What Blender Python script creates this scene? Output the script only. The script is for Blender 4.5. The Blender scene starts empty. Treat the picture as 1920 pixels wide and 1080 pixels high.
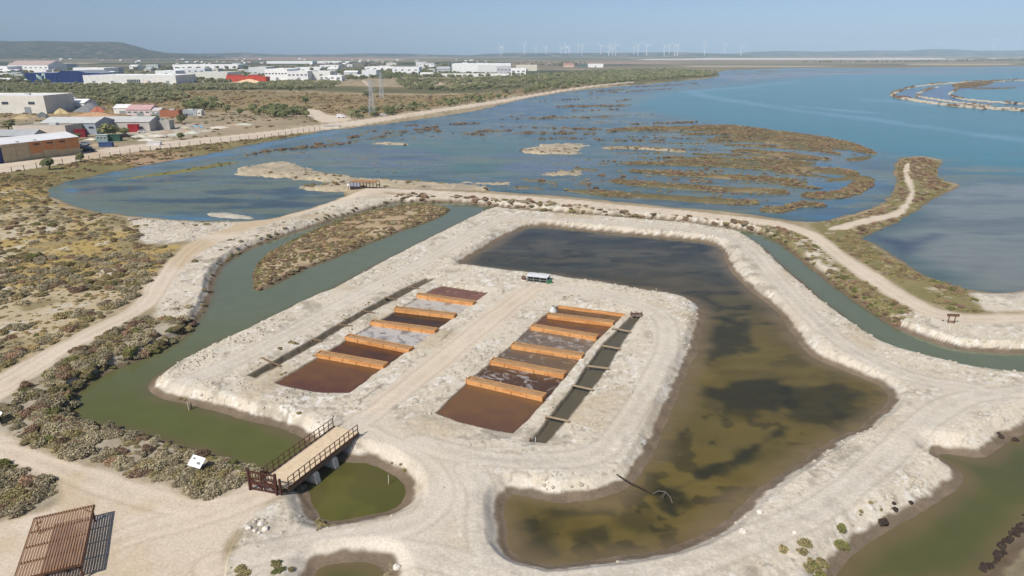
import bpy, math, random
import numpy as np
from mathutils import Vector, Matrix

# ---------------------------------------------------------------- camera, sky, sun, exposure
SC = bpy.context.scene
COL = SC.collection
H = 36.0                       # camera height over the lagoon
F = 1280.0                     # focal length in photo pixels (1920 wide)
PITCH = math.atan((540 - 100) / F)
cam_d = bpy.data.cameras.new('camera'); cam = bpy.data.objects.new('camera', cam_d); COL.objects.link(cam)
cam_d.sensor_width = 36.0; cam_d.lens = 36.0 * F / 1920.0
cam_d.clip_start = 0.5; cam_d.clip_end = 60000
cam.location = (0, 0, H); cam.rotation_euler = (math.pi / 2 - PITCH, 0, 0)
SC.camera = cam
SUN_AZ = math.atan2(-0.60, -0.80)      # behind the camera, to the left
SUN_EL = math.radians(47)
sdir = Vector((math.sin(SUN_AZ) * math.cos(SUN_EL), math.cos(SUN_AZ) * math.cos(SUN_EL), math.sin(SUN_EL)))
world = bpy.data.worlds.new('World'); SC.world = world; world.use_nodes = True
wn = world.node_tree.nodes; wl = world.node_tree.links
sky = wn.new('ShaderNodeTexSky'); sky.sky_type = 'NISHITA'; sky.sun_disc = False
sky.sun_elevation = SUN_EL; sky.sun_rotation = SUN_AZ % (2 * math.pi)
sky.altitude = 0; sky.air_density = 0.5; sky.dust_density = 1.0; sky.ozone_density = 2.0
bg = wn['Background']; bg.inputs['Strength'].default_value = 0.107
wl.new(sky.outputs[0], bg.inputs['Color'])
sun_d = bpy.data.lights.new('sun', 'SUN'); sun = bpy.data.objects.new('sun', sun_d); COL.objects.link(sun)
sun_d.energy = 4.0; sun_d.angle = math.radians(0.6); sun_d.color = (1.0, 0.95, 0.88)
sun.rotation_euler = sdir.to_track_quat('Z', 'Y').to_euler(); sun.location = (0, 0, 400)
SC.view_settings.view_transform = 'Standard'; SC.view_settings.look = 'None'
SC.view_settings.exposure = 0.14; SC.view_settings.gamma = 1.0
SC.view_settings.use_curve_mapping = False
SC.render.engine = 'CYCLES'
SC.cycles.use_denoising = True
SC.cycles.max_bounces = 5; SC.cycles.diffuse_bounces = 2; SC.cycles.glossy_bounces = 2
SC.cycles.transparent_max_bounces = 6; SC.cycles.volume_bounces = 0
SC.cycles.use_adaptive_sampling = True; SC.cycles.adaptive_threshold = 0.02
rnd = random.Random(7)
rng = np.random.default_rng(11)

# ---------------------------------------------------------------- geometry of the place
cP, sP = math.cos(PITCH), math.sin(PITCH)
def W(px, py, z=0.0):
    """photo pixel -> world point on the level z"""
    dx = (px - 960) / F; dy = -(py - 540) / F
    d = (dx, cP + dy * sP, -sP + dy * cP)
    t = (z - H) / d[2]
    return (d[0] * t, d[1] * t, z)
def Wp(pts, z=0.0):
    return np.array([W(x, y, z)[:2] for x, y in pts])
def pix(X, Y, Z):
    zz = Z - H
    fwd = Y * cP - zz * sP; up = Y * sP + zz * cP
    return 960 + F * X / fwd, 540 - F * up / fwd
def px_per_m(X, Y, Z=0.0):
    return F / np.sqrt(X * X + Y * Y + (H - Z) ** 2)

def lin(c):
    c = np.asarray(c, float) / 255.0
    return np.where(c <= 0.04045, c / 12.92, ((c + 0.055) / 1.055) ** 2.4)
LIT = 1.10                       # what full daylight makes of a white surface here
def A(r, g, b, k=1.0):
    """albedo of a surface that reads (r,g,b) in full daylight"""
    return lin((r, g, b)) / LIT * k
def A4(r, g, b, k=1.0):
    v = A(r, g, b, k); return (float(v[0]), float(v[1]), float(v[2]), 1.0)

def _hash(ix, iy, seed):
    with np.errstate(over='ignore'):
        h = (ix.astype(np.int64) * 374761393 + iy.astype(np.int64) * 668265263 + seed * 982451653) & 0xffffffff
        h = ((h ^ (h >> 13)) * 1274126177) & 0xffffffff
        h = (h ^ (h >> 16)) & 0xffff
    return h / 65535.0
def vnoise(x, y, seed=0):
    ix = np.floor(x); iy = np.floor(y); fx = x - ix; fy = y - iy
    fx = fx * fx * (3 - 2 * fx); fy = fy * fy * (3 - 2 * fy)
    ix = ix.astype(np.int64); iy = iy.astype(np.int64)
    a = _hash(ix, iy, seed); b = _hash(ix + 1, iy, seed); c = _hash(ix, iy + 1, seed); d = _hash(ix + 1, iy + 1, seed)
    return (a * (1 - fx) + b * fx) * (1 - fy) + (c * (1 - fx) + d * fx) * fy
def fbm(x, y, scale, octv=3, seed=0):
    """about -1..1"""
    s = 0; a = 1.0; t = 0; f = 1.0 / scale
    for k in range(octv):
        s = s + a * (vnoise(x * f + 17.3 * k, y * f - 9.1 * k, seed + k) * 2 - 1); t += a; a *= 0.5; f *= 2.03
    return s / t * 1.6
def sstep(a, b, x):
    t = np.clip((x - a) / (b - a), 0, 1); return t * t * (3 - 2 * t)

def chaikin(p, n=1, closed=True):
    p = np.asarray(p, float)
    for _ in range(n):
        if closed:
            q = np.roll(p, -1, 0); a = p * 0.75 + q * 0.25; b = p * 0.25 + q * 0.75
            p = np.stack([a, b], 1).reshape(-1, 2)
        else:
            a = p[:-1] * 0.75 + p[1:] * 0.25; b = p[:-1] * 0.25 + p[1:] * 0.75
            p = np.vstack([p[:1], np.stack([a, b], 1).reshape(-1, 2), p[-1:]])
    return p
def sdf(poly, X, Y, margin=14.0):
    """signed distance, negative inside; 1e3 farther off than margin"""
    out = np.full(X.shape, 1e3)
    x0, y0 = poly.min(0) - margin; x1, y1 = poly.max(0) + margin
    m = (X > x0) & (X < x1) & (Y > y0) & (Y < y1)
    if not m.any(): return out
    px, py = X[m], Y[m]
    d2 = np.full(px.shape, 1e12); ins = np.zeros(px.shape, bool)
    n = len(poly)
    for i in range(n):
        ax, ay = poly[i]; bx, by = poly[(i + 1) % n]
        ex, ey = bx - ax, by - ay
        L = ex * ex + ey * ey
        if L < 1e-9: continue
        t = np.clip(((px - ax) * ex + (py - ay) * ey) / L, 0, 1)
        qx = px - ax - t * ex; qy = py - ay - t * ey
        d2 = np.minimum(d2, qx * qx + qy * qy)
        if ay != by:
            c = (ay > py) != (by > py)
            ins ^= c & (px < ex * (py - ay) / ey + ax)
    d = np.sqrt(d2)
    out[m] = np.where(ins, -d, d)
    return out
def band(pts, half):
    """a strip in photo pixels, half = vertical half thickness (number or list)"""
    p = np.asarray(pts, float)
    hh = np.full(len(p), half, float) if np.isscalar(half) else np.asarray(half, float)
    d = np.gradient(p, axis=0); d /= np.maximum(1e-6, np.linalg.norm(d, axis=1))[:, None]
    n = np.stack([-d[:, 1] * 2.2, d[:, 0]], 1)
    up = p - n * hh[:, None]; dn = p + n * hh[:, None]
    return [tuple(v) for v in up] + [tuple(v) for v in dn[::-1]]

# water outlines, traced at the water line
CANAL = [(745,378),(700,392),(640,408),(590,425),(540,440),(500,455),(470,467),(440,485),(415,505),(403,530),(398,560),(388,585),(360,620),(335,640),(300,660),(240,685),(190,705),(155,730),(138,755),(145,780),(165,797),(210,800),(260,810),(310,825),(350,838),(390,850),(430,862),(470,878),(515,890),(560,893),(585,880),(604,858),(600,838),(578,830),(555,815),(510,800),(470,790),(420,775),(370,765),(330,755),(300,748),(282,740),(272,730),(278,718),(300,700),(350,672),(420,640),(500,600),(560,570),(620,545),(700,500),(760,470),(800,450),(850,425),(890,405),(920,393),(930,388),(905,385),(870,380),(820,380),(780,380)]
CANAL_LINK = [(925,386),(960,392),(1080,401),(1200,409),(1300,418),(1395,432),(1430,440),(1460,455),(1490,480),(1520,505),(1560,535),(1600,565),(1640,590),(1665,610),(1700,625),(1740,640),(1790,655),(1850,662),(1990,666),(1990,708),(1870,698),(1820,690),(1770,680),(1700,662),(1650,640),(1600,605),(1540,560),(1500,525),(1460,490),(1430,462),(1405,446),(1380,436),(1300,424),(1200,414),(1080,405),(960,396),(920,391)]
POND_SMALL = [(560,893),(590,878),(615,866),(650,862),(700,870),(740,890),(760,915),(756,938),(735,955),(690,967),(640,975),(612,978),(592,962),(580,940),(572,915)]
POND = [(860,497),(890,480),(930,455),(975,430),(1010,422),(1060,428),(1130,436),(1200,442),(1270,448),(1330,455),(1350,465),(1358,490),(1375,515),(1400,540),(1430,565),(1460,590),(1480,620),(1500,650),(1530,675),(1580,695),(1620,710),(1655,725),(1668,745),(1655,768),(1625,785),(1610,803),(1580,812),(1540,835),(1500,862),(1470,885),(1440,905),(1410,930),(1380,960),(1340,990),(1290,1015),(1240,1030),(1170,1043),(1100,1055),(1040,1058),(1000,1052),(970,1040),(955,1020),(950,990),(947,950),(955,930),(985,930),(1020,938),(1070,945),(1120,938),(1170,922),(1198,898),(1215,870),(1235,830),(1250,790),(1270,740),(1294,690),(1309,650),(1318,600),(1320,577),(1290,560),(1240,550),(1180,542),(1120,530),(1060,522),(1030,517),(980,512),(920,505)]
CANAL_SE = [(1990,770),(1925,810),(1900,825),(1870,845),(1840,860),(1800,855),(1765,850),(1760,857),(1790,872),(1808,890),(1805,905),(1780,925),(1740,950),(1690,985),(1640,1010),(1600,1040),(1580,1062),(1560,1110),(1830,1110),(1860,1060),(1880,1030),(1905,1000),(1925,975),(1990,900)]
POND_TINY = [(585,1110),(592,1078),(610,1068),(650,1063),(690,1064),(722,1074),(728,1110)]
LAGOON = [(90,362),(100,350),(130,340),(200,325),(260,312),(330,300),(400,288),(450,275),(520,262),(580,252),(615,243),(650,242),(690,236),(740,231),(800,222),(850,215),(900,207),(960,191),(1010,181),(1060,173),(1120,166),(1180,161),(1240,156),(1300,150),(1335,147),(1352,142),(1345,136),(1360,132),(1420,130),(1500,127),(1600,128),(1700,127),(1925,124),(2500,124),(2500,600),(1990,532),(1925,541),(1890,550),(1850,548),(1800,540),(1760,525),(1720,510),(1690,490),(1660,468),(1640,455),(1615,447),(1640,437),(1680,417),(1720,397),(1750,372),(1800,350),(1795,345),(1762,335),(1755,322),(1772,302),(1745,293),(1705,292),(1675,302),(1678,330),(1680,350),(1668,368),(1650,385),(1610,398),(1570,408),(1545,416),(1500,416),(1440,407),(1380,398),(1300,391),(1220,384),(1150,377),(1080,370),(1000,364),(940,360),(880,356),(820,354),(770,354),(725,352),(690,350),(645,352),(620,356),(650,362),(640,370),(590,388),(530,405),(485,413),(440,415),(400,415),(340,413),(290,408),(230,403),(180,397),(140,385),(110,375)]
PAN_L = [(512,716),(530,722),(555,728),(600,735),(655,736),(678,720),(700,702),(730,682),(917,547),(830,534),(815,538)]
PAN_R = [(815,773),(835,781),(860,790),(920,805),(962,812),(985,792),(1018,757),(1058,710),(1090,670),(1118,640),(1172,588),(1045,571),(1000,605),(965,640),(925,672),(880,710)]
CHAN_L = [(465,704),(480,696),(585,637),(680,582),(755,542),(800,522),(815,523),(740,562),(680,592),(600,641),(530,681),(480,709)]
CHAN_R = [(1182,594),(1157,620),(1127,650),(1100,687),(1075,725),(1042,767),(1000,820),(992,828),(1022,832),(1040,815),(1080,767),(1112,727),(1142,687),(1162,652),(1182,620),(1203,592)]
# islands and shoals of the lagoon: (outline, height over the water, kind)
ISLES = []
def isle(p, h, kind): ISLES.append((p, h, kind))
isle([(430,324),(470,311),(520,303),(560,308),(578,320),(640,330),(700,335),(780,340),(850,345),(925,350),(935,360),(870,357),(760,353),(720,358),(650,356),(600,360),(560,355),(600,346),(640,342),(560,337),(500,331),(440,331)], 0.6, 'sand')
isle([(960,285),(1000,275),(1050,268),(1090,271),(1107,275),(1080,279),(1096,288),(1060,290),(1000,288)], 0.4, 'sand')
isle(band([(1015,327),(1060,324),(1095,327)], 4), 0.4, 'sand')
isle(band([(703,269),(735,269),(765,271)], 2.2), 0.3, 'sand')
isle(band([(1130,278),(1180,277),(1240,280),(1287,284)], 2.6), 0.5, 'mix')
isle(band([(690,306),(740,307),(820,307)], 1.5), 0.15, 'mud')
isle(band([(640,296),(690,297),(720,294)], 1.5), 0.12, 'mud')
isle(band([(860,340),(900,344),(960,345)], 2), 0.3, 'sand')
isle([(368,401),(410,397),(475,407),(480,412),(440,411),(400,407)], 0.5, 'gravel')
isle(band([(215,338),(312,325),(380,315),(450,303)], [1.5,3,4,2]), 0.25, 'green')
isle(band([(560,352),(600,349),(650,352)], 3), 0.5, 'mix')
for pts, hw in [([(1135,246),(1197,241),(1310,240),(1360,238),(1440,248),(1530,262),(1600,275),(1644,289)], [2,3,3.5,4,5,6,7,3]),
        ([(1280,252),(1360,250),(1440,257),(1530,268),(1590,280)], [1.2,2,3,3.5,3]),
        ([(1317,265),(1380,263),(1440,266),(1510,273),(1560,281)], [1.5,3,3,3,2]),
        ([(1372,284),(1400,283),(1440,288),(1500,292),(1560,300)], [2,3,3,4,2]),
        ([(1230,296),(1340,297),(1440,301),(1530,308)], [1.5,2.5,3,3]),
        ([(1160,307),(1222,306),(1335,309),(1440,315),(1545,320),(1610,326)], [1.5,3,4,4,5,5]),
        ([(1175,320),(1235,324),(1335,330),(1440,336),(1515,343)], [1.5,3.5,4,4.5,4]),
        ([(1142,339),(1210,346),(1335,355),(1440,358),(1480,362)], [3,4.5,5,4,3]),
        ([(1060,357),(1110,361),(1160,365),(1260,371),(1360,379),(1430,381)], [2,4,5,5,5.5,3]),
        ([(1620,330),(1618,345),(1595,360),(1560,368),(1500,366)], [10,11,9,7,4]),
        ([(1425,394),(1470,393),(1500,383),(1550,386)], [4,7,6,3]),
        ([(1585,300),(1610,298),(1635,296)], [3,4,3]),
        ([(1545,341),(1580,335),(1610,332)], [2,4,4])]:
    isle(band(pts, hw), 0.55, 'row')
for pts, hw in [([(960,352),(985,352),(1012,355)], 2.5), ([(1072,316),(1100,318),(1122,319)], 2.5), ([(975,336),(1010,340),(1050,343)], 2.2),
        ([(1078,345),(1092,344),(1106,347)], 2), ([(1182,296),(1200,294),(1213,295)], 1.6), ([(480,285),(530,280),(630,272),(705,258),(755,253)], [1,1.6,1.8,1.6,1]),
        ([(775,244),(800,243),(835,245)], 1.6), ([(890,247),(925,246),(965,244)], 1.8), ([(960,238),(1040,240),(1130,243)], 1.2), ([(960,250),(1040,249),(1125,252)], 1.4),
        ([(1040,200),(1120,199),(1185,198)], 1.4), ([(960,223),(1040,221),(1130,220),(1225,214)], [1,1.3,1.2,.6]), ([(1150,192),(1170,188),(1182,186)], 1.5),
        ([(1180,233),(1240,231),(1310,229)], .9), ([(1010,224),(1030,218),(1040,217)], 1.5), ([(1100,172),(1150,169),(1180,168)], 1.2),
        ([(700,252),(760,247),(800,249)], 1), ([(560,275),(640,263),(690,250)], 1)]:
    isle(band(pts, hw), 0.3, 'tuft')
for pts, hw in [([(1240,245),(1330,244),(1420,250),(1500,262)], [1,1.6,2,2]), ([(1330,257),(1420,259),(1500,267),(1575,280)], [1,1.6,2,1.6]), ([(1360,272),(1440,274),(1520,280),(1580,290)], [1,1.6,2,1.6]), ([(1300,289),(1380,291),(1450,294),(1540,300)], [.8,1.6,2,1.6]), ([(1250,302),(1330,303),(1430,307),(1540,313)], [.8,1.4,1.8,1.6]), ([(1450,322),(1520,328),(1580,338)], [1.4,2,1.6]), ([(1460,346),(1500,350),(1540,354)], [1.4,2.2,1.4])]:
    isle(band(pts, hw), 0.45, 'row')
for pts, hw in [([(1000,262),(1060,258),(1120,262)], 1), ([(1120,262),(1200,264),(1260,262)], .9), ([(1090,300),(1150,302),(1210,303)], .9), ([(1120,328),(1160,330),(1200,333)], 1), ([(1030,348),(1070,350),(1100,353)], 1.3), ([(1250,335),(1320,340),(1400,345)], .8), ([(1240,314),(1320,318),(1420,324)], .8), ([(840,250),(900,252),(960,256)], 1), ([(760,236),(830,234),(900,231)], .9), ([(900,222),(960,218),(1010,214)], .8), ([(1060,208),(1120,206),(1160,205)], .8), ([(1010,190),(1080,186),(1140,182)], .8), ([(1100,176),(1180,172),(1260,166)], .9), ([(1180,164),(1250,160),(1310,156)], 1), ([(720,246),(780,240),(840,238)], 1.0), ([(600,268),(660,258),(700,250)], .9), ([(420,298),(480,288),(540,279)], .9), ([(640,250),(690,247),(720,243)], 1.0)]:
    isle(band(pts, hw), 0.22, 'tuft')
for pts, hw in [([(480,292),(560,286),(640,281)], 1.6), ([(560,300),(620,297),(700,300)], 1.2), ([(600,318),(700,322),(800,325)], 1.3), ([(820,330),(900,334),(980,331)], 1.3), ([(900,262),(960,266),(1010,262)], 1.1), ([(1000,308),(1050,306),(1090,309)], 1.6), ([(940,318),(990,322),(1020,318)], 1.4), ([(1100,290),(1140,288),(1190,289)], 1.3), ([(880,236),(960,232),(1060,230)], 1.1), ([(1060,232),(1130,230),(1190,226)], 1.1), ([(760,258),(820,256),(880,259)], 1.2), ([(300,352),(360,346),(420,342)], 1.0), ([(240,372),(320,366),(380,368)], .9), ([(460,372),(520,368),(580,364)], .8), ([(1150,388),(1250,390),(1300,394)], .9)]:
    isle(band(pts, hw), 0.10, 'mud')
# thin straight ribs of the old salt beds
for k in range(13):
    y0 = 246 + k * 10.2; x0 = 1150 - 5 * k + (k % 3) * 22; x1 = 1500 + 9 * k - (k % 2) * 50 if k < 7 else 1560 - 16 * (k - 7)
    isle(band([(x0, y0), ((x0 + x1) / 2, y0 + 3.5), (x1, y0 + 9)], [.7, 1.1, .9]), 0.3, 'rib')
for k in range(8):
    y0 = 243 + k * 4.6; isle(band([(1330 + 10 * k, y0), (1440 + 6 * k, y0 + 4), (1560 + 3 * k, y0 + 14)], [.6, .9, .8]), 0.3, 'rib')
DYKES = [band([(1990,148),(1920,150),(1865,152),(1815,154),(1765,157),(1715,162),(1690,169),(1668,177),(1680,182),(1702,186),(1740,192),(1790,198),(1852,203),(1920,206),(1990,209)], [.9]*7+[2]*8),
         band([(1762,162),(1735,169),(1716,177),(1727,182),(1765,188),(1815,195),(1860,199)], [.6,.9,1.4,1.3,1.2,1.1,1]),
         band([(1797,167),(1777,176),(1788,182),(1815,188),(1920,195),(1990,198)], [.8,1.2,1.2,1,1,1])]
for p in DYKES: isle(p, 0.9, 'dyke')
isle([(1780,160),(1800,156),(1840,153),(1865,153),(1860,158),(1830,163),(1800,166)], 0.7, 'row')
isle(band([(1790,164),(1850,166),(1905,165)], .8), .5, 'row')
for pts, hw in [([(1380,140),(1430,139),(1480,140)], .8), ([(1420,135),(1500,134),(1580,135),(1640,136)], .8), ([(1560,131),(1640,131),(1760,131)], .5), ([(1370,136),(1410,134),(1460,134)], .6)]:
    isle(band(pts, hw), .25, 'mud')
CANAL_ISLE = [(473,548),(468,530),(470,510),(480,492),(500,475),(540,452),(600,425),(660,405),(720,390),(760,383),(810,384),(850,390),(842,402),(800,418),(760,432),(700,455),(640,480),(580,505),(530,528),(500,545)]
def Cw(p, z=0.0, n=1): return chaikin(Wp(p, z), n)

# (name, outline, level, bank height, bank width)
WATERS = [('canal', Cw(CANAL), 0.0, 1.0, 1.9), ('canal_right', Cw(CANAL_LINK), 0.0, 1.0, 1.9), ('pond_small', Cw(POND_SMALL), 0.0, 0.9, 2.2),
          ('pond', Cw(POND, .2), 0.2, 0.85, 2.0), ('canal_se', Cw(CANAL_SE), 0.0, 1.0, 2.6), ('pond_tiny', Cw(POND_TINY), 0.3, 0.7, 2.2), ('lagoon', Cw(LAGOON), 0.0, 1.2, 6.0)]
CI = Cw(CANAL_ISLE, .0)
PL, PR = Wp(PAN_L, 1.0), Wp(PAN_R, 1.0)
CL, CR = Wp(CHAN_L, 0.9), Wp(CHAN_R, 0.9)
ISW = [(chaikin(Wp(p), 1), h, k) for p, h, k in ISLES]
# zones of the land, painted in this order: outline, two colours, noise scale, edge width
TRACKS = [
 [(-60,735),(0,705),(57,675),(112,647),(175,615),(225,590),(250,572),(275,540),(295,515),(320,488),(350,460),(375,448),(425,429),(475,413),(530,399),(580,386),(640,367),(670,357),(700,352),(730,353),(805,357),(880,362),(960,367),(1080,377),(1160,384),(1260,393),(1335,401),(1440,413),(1505,427),(1548,448),(1580,475),(1632,507),(1680,540),(1728,569),(1775,586),(1820,593),(1916,591),(1990,588),(1990,602),(1916,606),(1818,608),(1765,600),(1715,584),(1665,555),(1615,523),(1560,484),(1532,455),(1500,437),(1440,422),(1335,409),(1260,401),(1160,392),(1080,384),(960,374),(880,369),(805,364),(740,361),(705,362),(650,378),(580,398),(530,412),(480,427),(425,449),(370,474),(332,510),(307,555),(300,562),(275,582),(237,605),(187,632),(125,660),(75,702),(25,732),(-60,790)],
 [(-60,800),(0,813),(30,828),(80,850),(130,866),(190,886),(250,906),(300,912),(325,918),(335,938),(380,948),(430,934),(465,910),(525,922),(505,942),(460,975),(440,1000),(420,1030),(410,1120),(-60,1120),(-60,1010),(30,980),(110,955),(125,930),(100,905),(50,885),(0,868),(-60,850)],
 [(640,795),(690,765),(760,705),(830,655),(900,595),(950,560),(985,538),(1040,535),(1000,560),(950,600),(880,660),(810,715),(740,765),(690,805)],
 [(-80,310),(0,306),(75,294),(150,287),(230,274),(330,264),(430,255),(540,242),(620,232),(680,225),(750,215),(830,203),(900,193),(1000,176),(1060,167),(1130,158),(1190,153),(1190,154.5),(1130,160),(1060,169),(1000,179),(900,198),(830,209),(750,221),(680,232),(620,239),(540,250),(430,266),(330,276),(230,288),(150,303),(75,314),(0,326),(-80,336)],
 [(1548,432),(1570,424),(1610,413),(1640,403),(1668,399),(1692,386),(1709,362),(1702,342),(1694,318),(1700,303),(1707,303),(1703,320),(1712,344),(1716,362),(1699,390),(1676,404),(1648,410),(1610,421),(1570,433)],
 [(560,205),(600,206),(610,216),(650,219),(660,226),(610,232),(585,222)],
 [(680,150),(692,157),(690,161),(678,152)], [(815,153),(845,162),(840,164),(812,155)],
]
GRAVEL = [
 [(275,722),(300,700),(350,672),(420,640),(500,600),(560,570),(620,545),(700,500),(760,470),(800,450),(850,425),(890,405),(925,391),(960,396),(1080,405),(1200,414),(1330,424),(1400,440),(1460,490),(1540,560),(1600,605),(1650,640),(1700,662),(1770,680),(1870,698),(1990,708),(1990,1120),(420,1120),(430,1040),(470,980),(530,935),(575,900),(640,850),(578,830),(510,800),(420,775),(330,755),(280,738)],
 [(225,406),(300,408),(362,413),(425,418),(500,418),(600,390),(690,360),(745,368),(745,377),(700,391),(640,407),(540,439),(470,466),(415,505),(398,560),(375,592),(340,605),(300,604),(285,595),(300,560),(330,505),(365,470),(350,455),(320,462),(255,460),(268,440)],
 [(740,362),(960,374),(1160,392),(1335,409),(1440,422),(1480,436),(1440,441),(1395,432),(1300,418),(1200,409),(1080,401),(960,392),(870,380),(745,378)],
 [(1470,440),(1505,438),(1535,455),(1560,485),(1580,510),(1560,520),(1530,500),(1500,470)],
 [(1675,600),(1700,590),(1722,588),(1765,601),(1820,609),(1990,606),(1990,668),(1850,661),(1740,640),(1690,615)],
 [(1815,552),(1870,544),(1925,535),(1990,530),(1990,588),(1916,591),(1850,589),(1830,575)],
 [(560,925),(600,930),(615,965),(600,985),(500,1000),(440,1005),(470,975)],
]
VEG = [  # outline, shrub density per m2, (smin,smax), family mix, ground colours
 ('field', [(-60,330),(60,330),(160,318),(95,345),(85,362),(110,380),(180,400),(232,408),(268,440),(255,460),(320,465),(345,455),(320,485),(295,515),(270,545),(225,588),(112,645),(0,703),(-60,730)]),
 ('fence_side', [(-60,338),(0,328),(75,316),(150,305),(230,290),(330,278),(430,268),(540,252),(615,242),(580,252),(520,262),(450,275),(400,288),(330,300),(260,312),(200,325),(130,340),(100,350),(60,345),(-60,345)]),
 ('bank_west', [(-60,800),(25,734),(75,705),(125,663),(187,635),(237,608),(285,597),(340,606),(375,592),(360,620),(335,640),(300,660),(240,685),(190,705),(155,730),(138,755),(145,780),(165,797),(260,810),(350,838),(430,862),(500,888),(465,908),(430,932),(380,946),(338,936),(325,915),(300,910),(250,904),(190,884),(130,864),(80,848),(30,826),(-60,800)]),
 ('clump_sw', [(-60,855),(0,870),(50,887),(100,907),(122,930),(108,952),(60,968),(20,975),(-60,990)]),
 ('isle', CANAL_ISLE),
 ('bank_east', [(1400,425),(1440,424),(1500,440),(1535,458),(1560,486),(1615,525),(1665,557),(1715,586),(1690,612),(1640,590),(1600,565),(1560,535),(1520,505),(1490,480),(1460,455),(1430,441)]),
 ('bank_north', [(745,376),(960,388),(1080,397),(1200,405),(1300,414),(1395,427),(1395,433),(1300,420),(1200,411),(1080,403),(960,394),(870,382),(745,379)]),
 ('bay_side', [(1505,425),(1545,418),(1570,409),(1620,420),(1610,440),(1640,457),(1690,490),(1720,512),(1760,527),(1815,545),(1815,555),(1850,588),(1815,592),(1775,585),(1728,567),(1680,538),(1632,505),(1580,473),(1550,447)]),
 ('spit', [(1575,410),(1612,399),(1650,387),(1670,369),(1682,350),(1680,330),(1677,303),(1705,294),(1745,295),(1770,303),(1755,322),(1762,337),(1795,346),(1750,372),(1720,397),(1680,417),(1640,437),(1610,440),(1570,425)]),
 ('pond_side', [(530,905),(575,902),(590,935),(600,965),(615,978),(600,985),(560,960),(520,930)]),
]
FAR = [  # colour zones of the far land
 ([(-400,225),(0,222),(140,215),(300,215),(420,212),(560,205),(620,205),(650,215),(610,230),(430,254),(330,263),(230,272),(150,285),(0,303),(-400,330)], (176,158,132), (150,140,112), 14),     # yards
 ([(230,262),(250,240),(300,236),(380,232),(400,246),(330,262)], (205,195,178), (170,158,140), 5),                                                           # rubble yard
 ([(-400,180),(0,178),(150,176),(330,172),(560,172),(700,180),(900,178),(1040,160),(1000,172),(830,200),(680,222),(560,205),(300,215),(0,222),(-400,225)], (168,146,112), (140,128,96), 22),  # dry grass
 ([(-400,150),(0,155),(300,160),(480,160),(640,162),(760,165),(850,160),(1000,150),(1200,142),(1345,136),(1350,142),(1240,155),(1100,163),(1040,165),(900,176),(700,176),(560,170),(330,171),(0,177),(-400,178)], (104,104,76), (128,118,88), 20),  # wood edge
 ([(960,168),(1040,160),(1140,152),(1180,150),(1060,170),(970,186)], (158,138,110), (124,114,88), 12),
]
def line_dist(pts, X, Y, z=1.0, margin=6.0):
    """distance to an open polyline traced in the photo"""
    p = chaikin(Wp(pts, z), 2, False); out = np.full(X.shape, 1e3)
    for i in range(len(p) - 1):
        a, b = p[i], p[i + 1]
        m = (X > min(a[0], b[0]) - margin) & (X < max(a[0], b[0]) + margin) & (Y > min(a[1], b[1]) - margin) & (Y < max(a[1], b[1]) + margin)
        if not m.any(): continue
        e = b - a; t = np.clip(((X[m] - a[0]) * e[0] + (Y[m] - a[1]) * e[1]) / max(1e-9, e @ e), 0, 1)
        out[m] = np.minimum(out[m], np.hypot(X[m] - a[0] - t * e[0], Y[m] - a[1] - t * e[1]))
    return out
RUTS = [[(0,727),(60,690),(120,653),(200,613),(250,590),(285,560),(310,515),(345,470),(400,440),(475,420),(560,397),(640,373),(700,357),(800,361),(960,371),(1160,388),(1335,405),(1440,418),(1502,432),(1540,451),(1570,478),(1624,515),(1672,547),(1721,577),(1770,593),(1818,600),(1916,598)],
        [(665,798),(720,765),(785,710),(855,655),(925,597),(970,565),(1010,536)], [(690,815),(800,870),(830,930),(790,985),(650,1010),(480,1040),(400,1060)], [(0,845),(120,880),(250,930),(400,960),(500,925)], [(60,1080),(250,1000),(420,960),(510,915)]]
COMPACT = [[(640,1030),(800,1040),(900,1075),(1050,1095),(1250,1075),(1420,1010),(1540,960),(1640,880),(1720,800),(1800,745),(1930,735)], [(985,410),(1150,418),(1330,432),(1400,460),(1450,520),(1530,610),(1620,675),(1720,715),(1830,730)],
           [(1010,540),(1130,552),(1240,585),(1260,640),(1220,720),(1170,800),(1120,860),(1000,870),(880,860),(780,830)], [(880,880),(910,930),(900,1000),(930,1060)], [(320,730),(420,690),(560,615),(700,540),(800,490),(880,440),(960,405)]]
TRW = [chaikin(Wp(p, .9), 1) for p in TRACKS]
GRW = [chaikin(Wp(p, .6), 1) for p in GRAVEL]
VEW = {n: chaikin(Wp(p, .6), 1) for n, p in VEG}
FAW = [(chaikin(Wp(p, .8), 1), c1, c2, s) for p, c1, c2, s in FAR]
SMOOTH = Wp([(640,795),(690,765),(735,790),(830,850),(880,880),(870,950),(850,1000),(780,1045),(640,1060),(440,1080),(420,1040),(470,1010),(600,990),(720,975),(790,945),(790,900),(740,850),(690,830)], 1.2)
WHITE_STRIP = [Wp(p) for p in ([(1180,112),(1400,110.5),(1700,110.5),(2000,111),(2000,114.5),(1700,114.5),(1400,114),(1200,113.4)], [(1220,106.6),(1330,105.8),(1400,106),(1390,107.2),(1250,107.4)])]
PINK_STRIP = [Wp(p) for p in ([(900,119),(1040,117),(1190,117.5),(1300,119),(1100,122),(960,123)], [(400,110),(620,109),(800,111),(640,113),(460,113)])]

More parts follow.
